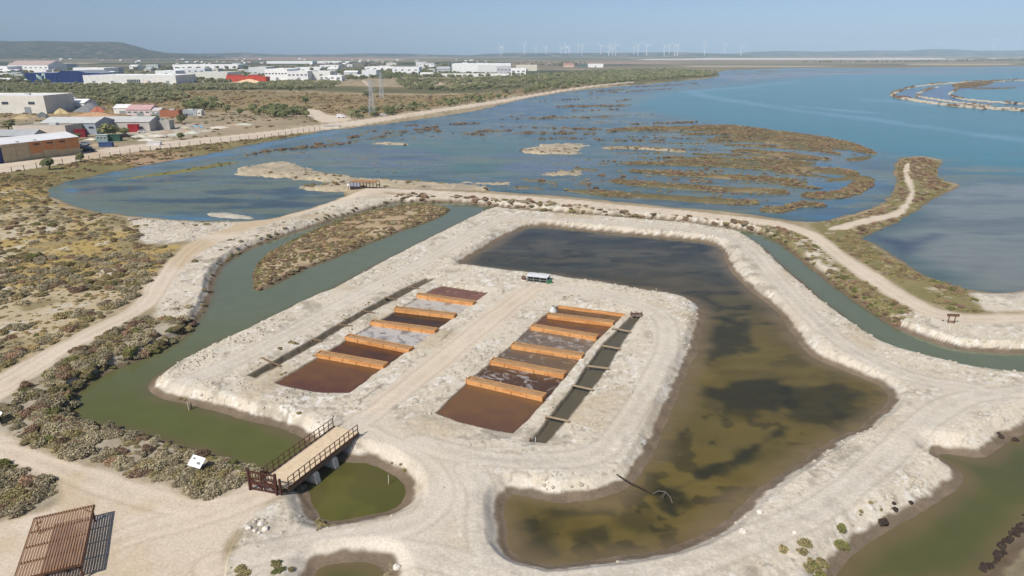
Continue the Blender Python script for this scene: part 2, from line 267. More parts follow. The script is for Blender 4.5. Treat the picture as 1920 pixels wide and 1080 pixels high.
def terrain(X, Y):
    """height, colour (albedo) and class of the ground at world points"""
    n = X.shape
    D = np.hypot(X, Y)
    e1 = fbm(X, Y, 3.0, 3, 3); e2 = fbm(X, Y, 14.0, 3, 5); e3 = fbm(X, Y, 0.9, 2, 8)
    fs = np.clip(D / 150.0, 0.6, 8)                     # detail grows with distance
    big = fbm(X, Y, 60.0, 3, 21)
    base = 1.0 + 0.12 * e2 + np.clip((D - 2600) / 3000, 0, 1) * 6
    z = base.copy()
    sd = {}
    for nm, poly, lev, bh, bw in WATERS:
        mg = 14 if nm != 'lagoon' else 60
        d = sdf(poly, X, Y, mg)
        jit = 0.2 if nm != 'lagoon' else 0.5
        d = np.where(d < 900, d + e1 * jit * (np.clip(fs, .6, 3) if nm == 'lagoon' else 1.0), d)
        sd[nm] = d
    # gravel and embankment class
    g = np.full(n, 1e3)
    for p in GRW: g = np.minimum(g, sdf(p, X, Y, 6))
    g = g + e1 * 0.6
    gv = sstep(0.6, -0.6, g)
    emb = sdf(GRW[0], X, Y, 6)
    top = np.where(emb < 0, 1.15 + 0.06 * e2 + 0.015 * e1, base)
    tr = np.full(n, 1e3)
    for p in TRW: tr = np.minimum(tr, sdf(p, X, Y, 8))
    tr = tr + e1 * 0.35
    z = top * 1.0
    z += np.where(tr < 900, 0, 0)
    for nm, poly, lev, bh, bw in WATERS:
        d = sd[nm]
        up = lev + .24 * sstep(0, 1.0, d) + (bh - .24) * sstep(.75, bw, d) + 0.05 * d.clip(0, 5)
        dn = lev + np.maximum(-0.9, 0.38 * d)
        zz = np.where(d > 0, up, dn)
        if nm == 'lagoon': zz = np.where(d > 0, lev + (z - lev) * sstep(0, bw * np.clip(fs, 1, 4), d) + .06 * np.minimum(d, 1), np.maximum(-1.2, .2 * d))
        z = np.where(d < 14 if nm != 'lagoon' else d < 60, np.minimum(z, zz), z)
    # ridges of spoil along the banks of the embankment
    for nm in ('pond', 'canal', 'canal_right', 'canal_se'):
        d = sd[nm]; z += np.where((emb < 0) & (d > 0) & (d < 8), 0.10 * np.exp(-((d - 3.0) / 1.0) ** 2) * (0.7 + 0.6 * e1), 0)
    # islands
    isl = np.full(n, 1e3); ikind = np.zeros(n, int)
    KN = {'sand': 1, 'mix': 2, 'mud': 3, 'gravel': 4, 'green': 5, 'row': 6, 'tuft': 7, 'dyke': 8, 'rib': 9}
    for p, h, k in ISW:
        d = sdf(p, X, Y, 8)
        m = d < 900
        if not m.any(): continue
        am = {'dyke': .5, 'sand': 2.2, 'row': .7, 'tuft': 2.0, 'rib': .5}.get(k, 1.0)
        dj = d + (e1 * .8 + e3 * .4) * am * np.clip(fs * .8, .6, 2.2)
        zz = h * sstep(.4, -2.2, dj) * (1 + .3 * e1) - .06 + np.minimum(0, -.3 * dj.clip(0, 2))
        better = m & (dj < isl) & (sd['lagoon'] < 2)
        isl = np.where(better, dj, isl); ikind = np.where(better & (dj < .3), KN[k], ikind)
        z = np.where(m & (sd['lagoon'] < 2), np.maximum(z, zz), z)
    ci = sdf(CI, X, Y, 8) + e1 * .35
    z = np.where(ci < 900, np.maximum(z, .75 * sstep(.3, -2.5, ci) - .08 - .35 * ci.clip(0, 1.5)), z)
    sd['canal'] = np.where(ci < 3, np.maximum(sd['canal'], -ci), sd['canal'])
    # salt pans and side channels, cut steeply
    pl = sdf(PL, X, Y, 5) + .06 * e3; pr = sdf(PR, X, Y, 5) + .06 * e3
    pd = np.minimum(pl, pr)
    z = np.where(pd < 5, np.minimum(z, np.where(pd > 0, .95 + .22 * sstep(0, 2.2, pd), .95 - .55 * sstep(0, -.45, pd))), z)
    chl = sdf(CL, X, Y, 4) + .08 * e3; chr_ = sdf(CR, X, Y, 4) + .08 * e3
    for c in (chl, chr_):
        z = np.where(c < 4, np.minimum(z, np.where(c > 0, .95 + .25 * sstep(0, 1.4, c), .95 - .6 * sstep(0, -.4, c))), z)
    z += np.where((np.abs(pd) < .02), 0, 0)
    # roughness of the surface
    sm = np.minimum(tr, sdf(SMOOTH, X, Y, 5) + e1)
    cdist = np.full(n, 1e3)
    for c_ in COMPACT: cdist = np.minimum(cdist, line_dist(c_, X, Y))
    comp = sstep(2.6, 1.0, cdist + .5 * e1) * (emb < 0)
    rough = np.where(emb < 0, .030, .024) * sstep(-.2, 1.2, sm) * (1 - .75 * comp) + .008
    rough = np.where(pd < .1, .01, rough)
    near = sstep(400, 120, D)
    slope_ = sstep(.95, 1.1, z) * .6 + .4
    relief = rough * slope_ * (.35 * e3 + fbm(X, Y, .42, 2, 31) + .35 * fbm(X, Y, 2.0, 2, 33)) * near
    z = z + np.where(z > .05, relief, relief * .2)
    # ---- colours
    def mix(a, b, t): return a * (1 - t)[:, None] + b * t[:, None]
    f1 = fbm(X, Y, 5.0, 4, 41); f2 = fbm(X, Y, 1.3, 3, 47); f3 = fbm(X / 3.0, Y, 20.0 , 4, 53); f0 = fbm(X, Y, 30.0, 3, 59)
    t01 = lambda v: np.clip(v * .5 + .5, 0, 1)
    col = mix(A(186,168,138), A(150,138,110), t01(f1 + .5 * f2))
    farm = D > 1150
    fcol = mix(A(128,122,98), A(150,136,112), t01(fbm(X / 5, Y, 260.0, 4, 61) * 1.3))
    fcol = mix(fcol, A(84,90,68), sstep(.0, .5, fbm(X / 4, Y, 190.0, 4, 67)))
    fcol = mix(fcol, A(196,184,160), sstep(.62, .8, fbm(X / 6, Y, 130.0, 3, 71)))
    col = mix(col, fcol, sstep(1000, 1300, D))
    for p, c1, c2, s in FAW:
        d = sdf(p, X, Y, 40)
        cc = mix(A(*c1), A(*c2), t01(fbm(X / 2, Y, s, 4, int(s) + 80) * 1.2))
        col = mix(col, cc, sstep(6, -6, d + fbm(X, Y, s, 3, 90) * s * .35))
    for p in WHITE_STRIP:
        d = sdf(p, X, Y, 600); col = mix(col, np.broadcast_to(A(216,205,196), col.shape), sstep(60, -60, d + 120 * fbm(X / 4, Y, 300., 3, 95)))
    for p in PINK_STRIP:
        d = sdf(p, X, Y, 300); col = mix(col, np.broadcast_to(A(178,148,134), col.shape), .8 * sstep(60, -60, d + 80 * fbm(X / 4, Y, 200., 3, 96)))
    # scrub ground
    veg = np.zeros(n)
    for nm, p in VEW.items():
        d = sdf(p, X, Y, 8) + e1 * .8
        k = sstep(.8, -.8, d)
        if nm == 'field':
            cc = mix(A(192,176,144), A(182,158,100), sstep(-.35, .3, f0 + .3 * f1 + sstep(105, 160, Y) * .35)); cc = mix(cc, A(150,138,104), sstep(.0, .7, f1 + .3 * f2))
            cc = mix(cc, A(205,195,175), sstep(.45, .8, -f1 + .3 * f2))
        elif nm in ('bank_west', 'clump_sw', 'pond_side'):
            cc = mix(A(186,176,156), A(158,146,122), t01(f1 + .4 * f2))
        elif nm == 'fence_side':
            cc = mix(A(150,136,98), A(128,122,82), t01(f1)); cc = mix(cc, A(176,150,122), sstep(.35, .7, f0 + .4 * f2))
        elif nm == 'isle':
            cc = mix(A(172,146,112), A(196,180,150), t01(f1 * 1.2)); cc = mix(cc, A(132,128,76), sstep(-1.9, -.4, -sdf(p, X, Y, 8) * -1 + .0))
        else:
            cc = mix(A(148,136,98), A(126,122,78), t01(f1)); cc = mix(cc, A(190,176,152), sstep(.4, .75, f1 * .6 + f2 * .6))
        col = mix(col, cc, k); veg = np.maximum(veg, k)
    # gravel
    gcol = mix(A(217,206,186), A(204,193,172), t01(f1 * 1.1 + .4 * f2))
    gcol = mix(gcol, A(224,217,203), .6 * sstep(.25, .8, f2 + .5 * e1))
    gcol = mix(gcol, A(168,159,142), .8 * sstep(.3, .9, fbm(X, Y, 2.2, 4, 101) + .35 * f0)); gcol = mix(gcol, A(160,150,134), .7 * sstep(.5, .9, fbm(X, Y, .5, 2, 119) + .3 * f1)); gcol = mix(gcol, A(236,231,221), .8 * sstep(.45, .9, fbm(X, Y, .6, 3, 121) + .4 * f1))
    gcol = mix(gcol, A(190,172,142), .55 * sstep(.35, .8, fbm(X, Y, 9., 3, 103)))
    col = mix(col, gcol, gv * sstep(1.2, .2, np.where(veg > .5, .5 + f2, 0)))
    gcol = gcol * 1.0
    col = mix(col, mix(A(216,207,191), A(206,196,179), t01(f1)), .75 * comp)
    # tracks
    tcol = mix(A(222,207,186), A(212,196,174), t01(f1 + .3 * f2)); tcol = mix(tcol, A(204,184,154), sstep(.4, .9, f0 * .8 + .4 * f1))
    col = mix(col, tcol, sstep(.7, -.3, tr))
    scol = mix(A(220,210,194), A(210,199,181), t01(fbm(X * .5 + Y * .3, Y * 1.0, 6., 4, 107)))
    col = mix(col, scol, .85 * sstep(1.2, -1.2, sdf(SMOOTH, X, Y, 5) + e1))
    # wheel ruts
    rd = np.full(n, 1e3)
    for c_ in RUTS + COMPACT: rd = np.minimum(rd, line_dist(c_, X, Y))
    wob = .12 * e1
    rut = np.exp(-((rd - .8 + wob) / .24) ** 2) * (.55 + .45 * np.clip(f1, -1, 1)); mid = np.exp(-((rd) / .35) ** 2)
    edge = np.exp(-((rd - 1.35 + wob) / .18) ** 2)
    col = mix(col, col * np.array([1.10, 1.10, 1.10]), .8 * np.clip(rut, 0, 1)); col = mix(col, col * np.array([.84, .83, .80]), np.clip(.75 * edge + .5 * mid * t01(f2 * 2), 0, 1))
    # islands
    PAL = {1: ((206,190,160), (158,148,130)), 2: ((196,182,158), (132,122,90)), 3: ((138,130,122), (120,116,110)), 4: ((206,200,186), (160,150,130)), 5: ((140,134,84), (120,118,72)),
           6: ((128,116,86), (104,98,72)), 7: ((128,122,100), (110,108,90)), 8: ((214,204,186), (196,184,160)), 9: ((126,118,92), (106,104,80))}
    for k, (a, b) in PAL.items():
        m = (ikind == k)
        if m.any(): col[m] = mix(A(*a)[None] + 0 * col[m], A(*b)[None] + 0 * col[m], t01(f1[m] * .8 + f2[m] * .6))
    m6 = ikind == 6
    if m6.any():
        col[m6] = mix(col[m6], A(168,144,110)[None] + 0 * col[m6], .6 * sstep(.3, .8, fbm(X[m6], Y[m6], 9., 3, 111)))
    # algae green rims in the marsh and the wet margin of every bank
    wet = np.zeros(n)
    for nm, poly, lev, bh, bw in WATERS:
        d = sd[nm]
        if nm == 'lagoon':
            wet = np.maximum(wet, np.where(isl < 3, 0, sstep(1.5, .2, np.abs(d)) * .7))
        else:
            wet = np.maximum(wet, sstep(lev + .42, lev + .22, z + .06 * e3) * sstep(6, 3, d))
    wcol = mix(A(126,108,88), A(104,90,72), t01(f2))
    col = mix(col, wcol, wet * .92)
    # pan floors and walls, channel mud
    col = mix(col, mix(A(150,138,116), A(118,104,84), t01(f2 * 1.3)), sstep(.02, -.12, pd))
    chm = np.minimum(chl, chr_)
    col = mix(col, mix(A(128,118,100), A(104,96,82), t01(f1)), sstep(.25, -.05, chm))
    berm_shade = np.exp(-((pd - 2.35) / .13) ** 2) * sstep(-.1, .4, fbm(X, Y, 2.5, 2, 117)) * ((X < W(700,650,1)[0] + 30) & (pl < 4))  # dark dashes painted in as the shadow along the berm edge
    col = mix(col, np.broadcast_to(A(120,112,98), col.shape), .75 * berm_shade)
    cls = np.zeros(n, int)                                    # 0 land 1 gravel 2 track 3 islet 4 veg
    cls = np.where(veg > .5, 4, cls); cls = np.where((g < 0) & (cls != 4), 1, cls); cls = np.where(tr < .2, 2, cls)
    cls = np.where((isl < .5) & (sd['lagoon'] < 0), 3, cls); cls = np.where((ci < .5), 5, cls)
    return dict(z=z, col=col, cls=cls, sd=sd, isl=isl, ikind=ikind, tr=tr, g=g, pd=pd, ch=chm, ci=ci, veg=veg, rough=rough)

def hz(x, y):
    return float(terrain(np.array([float(x)]), np.array([float(y)]))['z'][0])
def G(px, py, z0=.9):
    """photo pixel -> point on the ground"""
    z = z0
    for _ in range(3):
        x, y, _q = W(px, py, z); z = hz(x, y)
    z = max(z, 0.0)
    return Vector((x, y, z))

# ---------------------------------------------------------------- materials
MATS = {}
def nodes_of(m):
    m.use_nodes = True; nt = m.node_tree; return nt, nt.nodes, nt.links, nt.nodes['Principled BSDF']
def mat(name, c, rough=.8, var=.12, scale=3.0, bump=0.0, metal=0.0, spec=.3, c2=None, stretch=(1,1,1)):
    if name in MATS: return MATS[name]
    m = bpy.data.materials.new(name); nt, N, L, P = nodes_of(m)
    tc = N.new('ShaderNodeTexCoord'); mp = N.new('ShaderNodeMapping'); mp.inputs['Scale'].default_value = stretch
    L.new(tc.outputs['Object'], mp.inputs['Vector'])
    nz = N.new('ShaderNodeTexNoise'); nz.inputs['Scale'].default_value = scale; nz.inputs['Detail'].default_value = 5; nz.inputs['Roughness'].default_value = .65
    L.new(mp.outputs[0], nz.inputs['Vector'])
    c = np.asarray(c[:3], float); hi = c * (1 + var); lo = np.asarray(c2[:3], float) if c2 is not None else c * (1 - var)
    cr = N.new('ShaderNodeValToRGB'); cr.color_ramp.elements[0].position = .3; cr.color_ramp.elements[1].position = .7
    cr.color_ramp.elements[0].color = (*lo, 1); cr.color_ramp.elements[1].color = (*hi, 1)
    L.new(nz.outputs[0], cr.inputs[0]); L.new(cr.outputs[0], P.inputs['Base Color'])
    P.inputs['Roughness'].default_value = rough; P.inputs['Metallic'].default_value = metal; P.inputs['Specular IOR Level'].default_value = spec
    if bump:
        b = N.new('ShaderNodeBump'); b.inputs['Strength'].default_value = bump; b.inputs['Distance'].default_value = .05
        L.new(nz.outputs[0], b.inputs['Height']); L.new(b.outputs[0], P.inputs['Normal'])
    MATS[name] = m; return m

def ground_material(name, bump=.6):
    m = bpy.data.materials.new(name); nt, N, L, P = nodes_of(m)
    at = N.new('ShaderNodeAttribute'); at.attribute_name = 'Col'
    gm = N.new('ShaderNodeNewGeometry')
    n1 = N.new('ShaderNodeTexNoise'); n1.inputs['Scale'].default_value = 4.6; n1.inputs['Detail'].default_value = 6; n1.inputs['Roughness'].default_value = .7
    n2 = N.new('ShaderNodeTexVoronoi'); n2.inputs['Scale'].default_value = 5.0; n2.inputs['Randomness'].default_value = 1.0
    L.new(gm.outputs['Position'], n1.inputs['Vector']); L.new(gm.outputs['Position'], n2.inputs['Vector'])
    mr = N.new('ShaderNodeMapRange'); mr.inputs[1].default_value = .25; mr.inputs[2].default_value = .75; mr.inputs[3].default_value = .74; mr.inputs[4].default_value = 1.20
    L.new(n1.outputs[0], mr.inputs[0])
    mx = N.new('ShaderNodeMix'); mx.data_type = 'RGBA'; mx.blend_type = 'MULTIPLY'; mx.inputs[0].default_value = 1.0
    L.new(at.outputs['Color'], mx.inputs[6]); L.new(mr.outputs[0], mx.inputs[7])
    L.new(mx.outputs[2], P.inputs['Base Color'])
    P.inputs['Roughness'].default_value = .95; P.inputs['Specular IOR Level'].default_value = .1
    ar = N.new('ShaderNodeAttribute'); ar.attribute_name = 'rough'
    hmix = N.new('ShaderNodeMath'); hmix.operation = 'MULTIPLY_ADD'; hmix.inputs[1].default_value = .55
    L.new(n2.outputs['Distance'], hmix.inputs[0]); L.new(n1.outputs[0], hmix.inputs[2])
    b = N.new('ShaderNodeBump'); b.inputs['Distance'].default_value = .07
    st = N.new('ShaderNodeMath'); st.operation = 'MULTIPLY'; st.inputs[1].default_value = 14.0 * bump; st.use_clamp = True
    L.new(ar.outputs['Fac'], st.inputs[0]); L.new(st.outputs[0], b.inputs['Strength'])
    L.new(hmix.outputs[0], b.inputs['Height']); L.new(b.outputs[0], P.inputs['Normal'])
    return m
def water_material(name, rough=.12, wave=.35, scale=1.2, spec=.5, streak=(1, 1, 1), var=.12):
    m = bpy.data.materials.new(name); nt, N, L, P = nodes_of(m)
    at = N.new('ShaderNodeAttribute'); at.attribute_name = 'Col'
    gm = N.new('ShaderNodeNewGeometry'); mp = N.new('ShaderNodeMapping'); mp.inputs['Scale'].default_value = streak
    L.new(gm.outputs['Position'], mp.inputs['Vector'])
    n1 = N.new('ShaderNodeTexNoise'); n1.inputs['Scale'].default_value = .35; n1.inputs['Detail'].default_value = 5; L.new(mp.outputs[0], n1.inputs['Vector'])
    mr = N.new('ShaderNodeMapRange'); mr.inputs[1].default_value = .3; mr.inputs[2].default_value = .7; mr.inputs[3].default_value = 1 - var; mr.inputs[4].default_value = 1 + var
    L.new(n1.outputs[0], mr.inputs[0])
    mx = N.new('ShaderNodeMix'); mx.data_type = 'RGBA'; mx.blend_type = 'MULTIPLY'; mx.inputs[0].default_value = 1.0
    L.new(at.outputs['Color'], mx.inputs[6]); L.new(mr.outputs[0], mx.inputs[7]); L.new(mx.outputs[2], P.inputs['Base Color'])
    n2 = N.new('ShaderNodeTexNoise'); n2.inputs['Scale'].default_value = scale; n2.inputs['Detail'].default_value = 3; L.new(gm.outputs['Position'], n2.inputs['Vector'])
    b = N.new('ShaderNodeBump'); b.inputs['Strength'].default_value = wave; b.inputs['Distance'].default_value = .05
    L.new(n2.outputs[0], b.inputs['Height']); L.new(b.outputs[0], P.inputs['Normal'])
    P.inputs['Roughness'].default_value = rough; P.inputs['IOR'].default_value = 1.33; P.inputs['Specular IOR Level'].default_value = spec
    return m

# ---------------------------------------------------------------- mesh helpers
def link(o, parent=None):
    COL.objects.link(o)
    if parent is not None: o.parent = parent
    return o
def tag(o, label=None, cat=None, group=None, kind=None):
    if label: o['label'] = label
    if cat: o['category'] = cat
    if group: o['group'] = group
    if kind: o['kind'] = kind
    return o
def thing(name, loc, label, cat, group=None, rz=0.0):
    o = bpy.data.objects.new(name, None); o.location = loc; o.rotation_euler = (0, 0, rz); o.empty_display_size = .5
    link(o); return tag(o, label, cat, group)
class MB:
    def __init__(s): s.v = []; s.f = []
    def add(s, vs, fs):
        o = len(s.v); s.v += [tuple(v) for v in vs]; s.f += [tuple(i + o for i in f) for f in fs]; return s
    def box(s, c, d, rz=0.0, taper=1.0):
        x, y, z = d[0] / 2, d[1] / 2, d[2] / 2; ca, sa = math.cos(rz), math.sin(rz); vs = []
        for k, (a, b, e) in enumerate([(-1,-1,-1),(1,-1,-1),(1,1,-1),(-1,1,-1),(-1,-1,1),(1,-1,1),(1,1,1),(-1,1,1)]):
            t = taper if e > 0 else 1.0; u, w = a * x * t, b * y * t
            vs.append((c[0] + u * ca - w * sa, c[1] + u * sa + w * ca, c[2] + e * z))
        return s.add(vs, [(0,3,2,1),(4,5,6,7),(0,1,5,4),(1,2,6,5),(2,3,7,6),(3,0,4,7)])
    def beam(s, p, q, w, h, up=(0, 0, 1)):
        p, q = Vector(p), Vector(q); d = (q - p).normalized(); u = Vector(up)
        if abs(d.dot(u)) > .98: u = Vector((1, 0, 0))
        r = d.cross(u).normalized(); u = r.cross(d); vs = []
        for e in (p, q):
            for a, b in ((-1,-1),(1,-1),(1,1),(-1,1)): vs.append(e + r * (a * w / 2) + u * (b * h / 2))
        return s.add(vs, [(0,1,2,3),(7,6,5,4),(0,4,5,1),(1,5,6,2),(2,6,7,3),(3,7,4,0)])
    def cyl(s, p, q, r0, r1=None, n=8):
        r1 = r0 if r1 is None else r1
        p, q = Vector(p), Vector(q); d = (q - p).normalized(); u = Vector((0, 0, 1)) if abs(d.z) < .9 else Vector((1, 0, 0))
        a = d.cross(u).normalized(); b = d.cross(a); vs = []
        for e, r in ((p, r0), (q, r1)):
            for k in range(n):
                t = 2 * math.pi * k / n; vs.append(e + a * (r * math.cos(t)) + b * (r * math.sin(t)))
        fs = [(k, (k + 1) % n, n + (k + 1) % n, n + k) for k in range(n)] + [tuple(range(n))[::-1], tuple(range(n, 2 * n))]
        return s.add(vs, fs)
    def prism(s, poly, z0, z1):
        n = len(poly); vs = [(x, y, z0) for x, y in poly] + [(x, y, z1) for x, y in poly]
        return s.add(vs, [tuple(range(n))[::-1], tuple(range(n, 2 * n))] + [(k, (k + 1) % n, n + (k + 1) % n, n + k) for k in range(n)])
    def mesh(s, name, m=None, smooth=False):
        me = bpy.data.meshes.new(name); me.from_pydata([tuple(v) for v in s.v], [], s.f)
        if m: me.materials.append(m)
        if smooth: me.polygons.foreach_set('use_smooth', [True] * len(me.polygons))
        me.update(); return me
    def build(s, name, m, parent=None, smooth=False, loc=None):
        o = bpy.data.objects.new(name, s.mesh(name, m, smooth)); link(o, parent)
        if loc is not None: o.location = loc
        return o
def copy_tree(o, parent=None):
    c = o.copy(); COL.objects.link(c); c.parent = parent
    for ch in list(o.children): copy_tree(ch, c)
    return c
def quick_mesh(name, V, Q, m, attrs=None, smooth=True):
    """numpy verts (n,3), quads (k,4)"""
    me = bpy.data.meshes.new(name); nv, nq = len(V), len(Q)
    me.vertices.add(nv); me.vertices.foreach_set('co', np.ascontiguousarray(V, np.float32).ravel())
    me.loops.add(nq * 4); me.loops.foreach_set('vertex_index', np.ascontiguousarray(Q, np.int32).ravel())
    me.polygons.add(nq); me.polygons.foreach_set('loop_start', np.arange(0, nq * 4, 4, dtype=np.int32))
    if smooth: me.polygons.foreach_set('use_smooth', np.ones(nq, bool))
    if m: me.materials.append(m)
    for k, v in (attrs or {}).items():
        if v.ndim == 2:
            a = me.attributes.new(k, 'FLOAT_COLOR', 'POINT'); a.data.foreach_set('color', np.hstack([v, np.ones((nv, 1))]).astype(np.float32).ravel())
        else:
            a = me.attributes.new(k, 'FLOAT', 'POINT'); a.data.foreach_set('value', v.astype(np.float32))
    me.update(); me.validate(); return me
def sub_mesh(name, V, Q, sel, m, attrs):
    q = Q[sel]; u, inv = np.unique(q, return_inverse=True)
    return quick_mesh(name, V[u], inv.reshape(-1, 4), m, {k: v[u] for k, v in attrs.items()})
def fan(row_px, n_rows, py0, py1, us):
    pys = np.linspace(py0, py1, n_rows)
    dy = -(pys - 540) / F; t = H / (sP - dy * cP); ys = (cP + dy * sP) * t
    return ys
# ---------------------------------------------------------------- the ground: one sheet, split into its pieces of setting
ys = fan(0, 600, 1135, 113, None)
ys = np.concatenate([np.array([-260, -120, -40, 0, 18, 26, 30]), ys[ys > 31], np.geomspace(ys[-1] * 1.06, 18000, 32)])
us = np.concatenate([np.linspace(-3.2, -1.12, 24)[:-1], np.linspace(-1.12, -.97, 16)[:-1], np.linspace(-.97, .97, 1010), np.linspace(.97, 1.12, 16)[1:], np.linspace(1.12, 3.2, 24)[1:]])
UU, YY = np.meshgrid(us, ys)
XX = UU * np.maximum(YY, 40.0)
nr, nc = XX.shape
X, Y = XX.ravel(), YY.ravel()
T = terrain(X, Y)
idx = np.arange(nr * nc).reshape(nr, nc)
Q = np.stack([idx[:-1, :-1], idx[:-1, 1:], idx[1:, 1:], idx[1:, :-1]], -1).reshape(-1, 4)
V = np.stack([X, Y, T['z']], 1)
fc = T['cls'][Q].max(1)
deep = (T['z'][Q].max(1) < -.85)
gmat = ground_material('ground_soil')
att = {'Col': T['col'], 'rough': T['rough']}
rowbreak = None
for nm, sel in (('ground', (fc == 0)), ('embankment', fc == 1), ('dirt_track', fc == 2), ('mudflat', fc == 3), ('scrubland', fc == 4), ('canal_island', fc == 5)):
    if sel.any():
        o = bpy.data.objects.new(nm, sub_mesh(nm, V, Q, sel, gmat, att)); link(o); tag(o, kind='structure')
tag(bpy.data.objects['embankment'], 'pale chalky gravel embankment round the salt pans and ponds')
tag(bpy.data.objects['dirt_track'], 'beige dirt tracks winding through the marsh')
tag(bpy.data.objects['ground'], 'dry tan ground reaching to the far plain')
tag(bpy.data.objects['mudflat'], 'low marsh ridges and sand shoals in the lagoon')
tag(bpy.data.objects['scrubland'], 'dry scrub ground covered with low bushes')
tag(bpy.data.objects['canal_island'], 'long overgrown island in the green canal')

# ---------------------------------------------------------------- water sheets
def zone_mix(col, X, Y, zones):
    for pts, c, soft, z in zones:
        d = sdf(Wp(pts, z), X, Y, soft * 3)
        k = sstep(soft, -soft, d + fbm(X / 2.0, Y, soft * 2.2, 3, 131) * soft * .9)
        col = col * (1 - k)[:, None] + np.asarray(c)[None] * k[:, None]
    return col
wy = fan(0, 430, 1135, 117.5, None); wy = np.concatenate([[30.], wy[wy > 31]])
wu = np.linspace(-1.12, 1.75, 760)
WU, WY = np.meshgrid(wu, wy); WX = WU * np.maximum(WY, 40)
wX, wY = WX.ravel(), WY.ravel()
wid = np.arange(wX.size).reshape(WX.shape)
WQ = np.stack([wid[:-1, :-1], wid[:-1, 1:], wid[1:, 1:], wid[1:, :-1]], -1).reshape(-1, 4)
def sheet(name, poly, lev, colf, m, label, grow=1.3, margin=8):
    d = sdf(poly, wX, wY, margin)
    sel = (d[WQ].min(1) < grow)
    u, inv = np.unique(WQ[sel], return_inverse=True)
    x, y = wX[u], wY[u]
    me = quick_mesh(name, np.stack([x, y, np.full(x.shape, lev)], 1), inv.reshape(-1, 4), m, {'Col': colf(x, y, d[u])})
    o = bpy.data.objects.new(name, me); link(o); tag(o, label, kind='structure'); return o
def mixc(a, b, t): return a[None] * (1 - t)[:, None] + b[None] * t[:, None] if a.ndim == 1 else a * (1 - t)[:, None] + np.asarray(b)[None] * t[:, None]
K = .74
def col_lagoon(x, y, d):
    t01 = lambda v: np.clip(v * .5 + .5, 0, 1)
    c = mixc(A(76,106,106,K), A(92,114,108,K), t01(fbm(x / 2.5, y, 30., 4, 141)))
    c = zone_mix(c, x, y, [
        ([(640,240),(900,208),(1100,168),(1340,147),(1400,150),(1250,165),(1190,190),(1190,215),(1000,235),(760,240)], A(68,100,112,K), 14, 0),
        ([(560,315),(640,290),(760,262),(930,255),(1010,265),(1000,300),(960,335),(800,342),(640,330)], A(92,126,108,K), 7, 0),
        ([(520,285),(650,276),(800,282),(860,300),(760,312),(600,308)], A(112,122,134,K), 5, 0),
        ([(930,290),(1060,292),(1130,300),(1100,325),(980,330)], A(112,124,138,K), 5, 0),
        ([(1185,188),(1230,176),(1290,168),(1400,160),(1550,140),(2300,132),(2300,320),(1925,325),(1760,300),(1660,292),(1600,268),(1440,245),(1330,232),(1240,215),(1185,205)], A(54,132,138,.70), 16, 0),
        ([(1400,262),(1560,300),(1670,330),(1680,360),(1560,410),(1440,400),(1500,360),(1480,300)], A(80,124,150,K), 3, 0),
        ([(1640,440),(1760,372),(1830,345),(2300,330),(2300,600),(1850,545),(1720,505)], A(132,138,130,.88), 6, 0),
        ([(1640,445),(1700,452),(1760,440),(1720,470),(1690,485)], A(84,94,106,K), 3, 0),
        ([(150,352),(300,330),(430,305),(470,312),(430,330),(600,342),(640,365),(530,398),(400,402),(250,392),(160,380)], A(72,88,90,K), 4, 0),
        ([(88,360),(120,345),(140,350),(150,375),(240,398),(420,410),(410,418),(200,402),(100,376)], A(94,138,166,K), 1.6, 0),
        ([(200,325),(330,300),(450,276),(580,254),(640,243),(640,249),(560,262),(450,288),(330,307),(210,334)], A(98,142,172,K), 2, 0),
        ([(1680,181),(1760,189),(2000,204),(2000,199),(1830,190),(1790,182),(1800,170),(2000,158),(2000,153),(1790,157),(1700,170)], A(70,94,124,K), 8, 0),
        ([(1340,140),(1500,134),(1760,134),(1900,138),(1560,140),(1380,150)], A(128,126,126,K), 20, 0),
    ])
    # weed mats and clear streaks under the surface
    dist0 = np.hypot(x, y); nf = sstep(1100, 450, dist0); fr = sstep(180, 420, dist0)
    s1 = fbm(x / 4.5, y, 3.0, 4, 143) * (1 - fr) + fbm(x / 4.5, y, 9.0, 4, 144) * fr; s2 = fbm(x / 3.0, y, 14., 3, 145)
    open_ = sstep(14, -14, sdf(Wp([(1195,190),(1300,166),(1550,140),(2300,132),(2300,318),(1925,322),(1760,298),(1660,290),(1600,266),(1440,243),(1330,230),(1240,214),(1195,204)]), x, y, 50))
    lake = (1 - open_) * nf
    bay = sstep(6, -6, sdf(Wp([(1600,450),(1760,360),(1830,335),(2300,325),(2300,600),(1850,560),(1720,515)]), x, y, 20))
    c = mixc(c, A(128,130,132,K), .55 * sstep(.1, .7, s1 + .5 * s2) * lake * (1 - .7 * bay)); c = mixc(c, A(60,76,86,K), .5 * sstep(.2, .8, -s1 + .4 * s2) * lake * (1 - .7 * bay)); c = mixc(c, A(118,126,98,.86), .85 * sstep(-.1, .5, fbm(x / 3.2, y, 6., 4, 149) + .5 * fbm(x, y, 70., 2, 148)) * lake * (1 - bay))
    c = c * (1 + .10 * np.clip(fbm(x / 6, y, 25., 4, 147), -1, 1) * open_)[:, None]
    w = sstep(.18, .6, fbm(x / 3.0, y, 9., 4, 151)) * .5
    dist = np.hypot(x, y)
    w = w * sstep(.0, .4, fbm(x, y, 60., 2, 153) + .2) * sstep(600, 300, dist)
    c = mixc(c, A(96,104,104,K), w)
    mats = sstep(.0, .45, fbm(x / 2.0, y, 3.2, 4, 157))
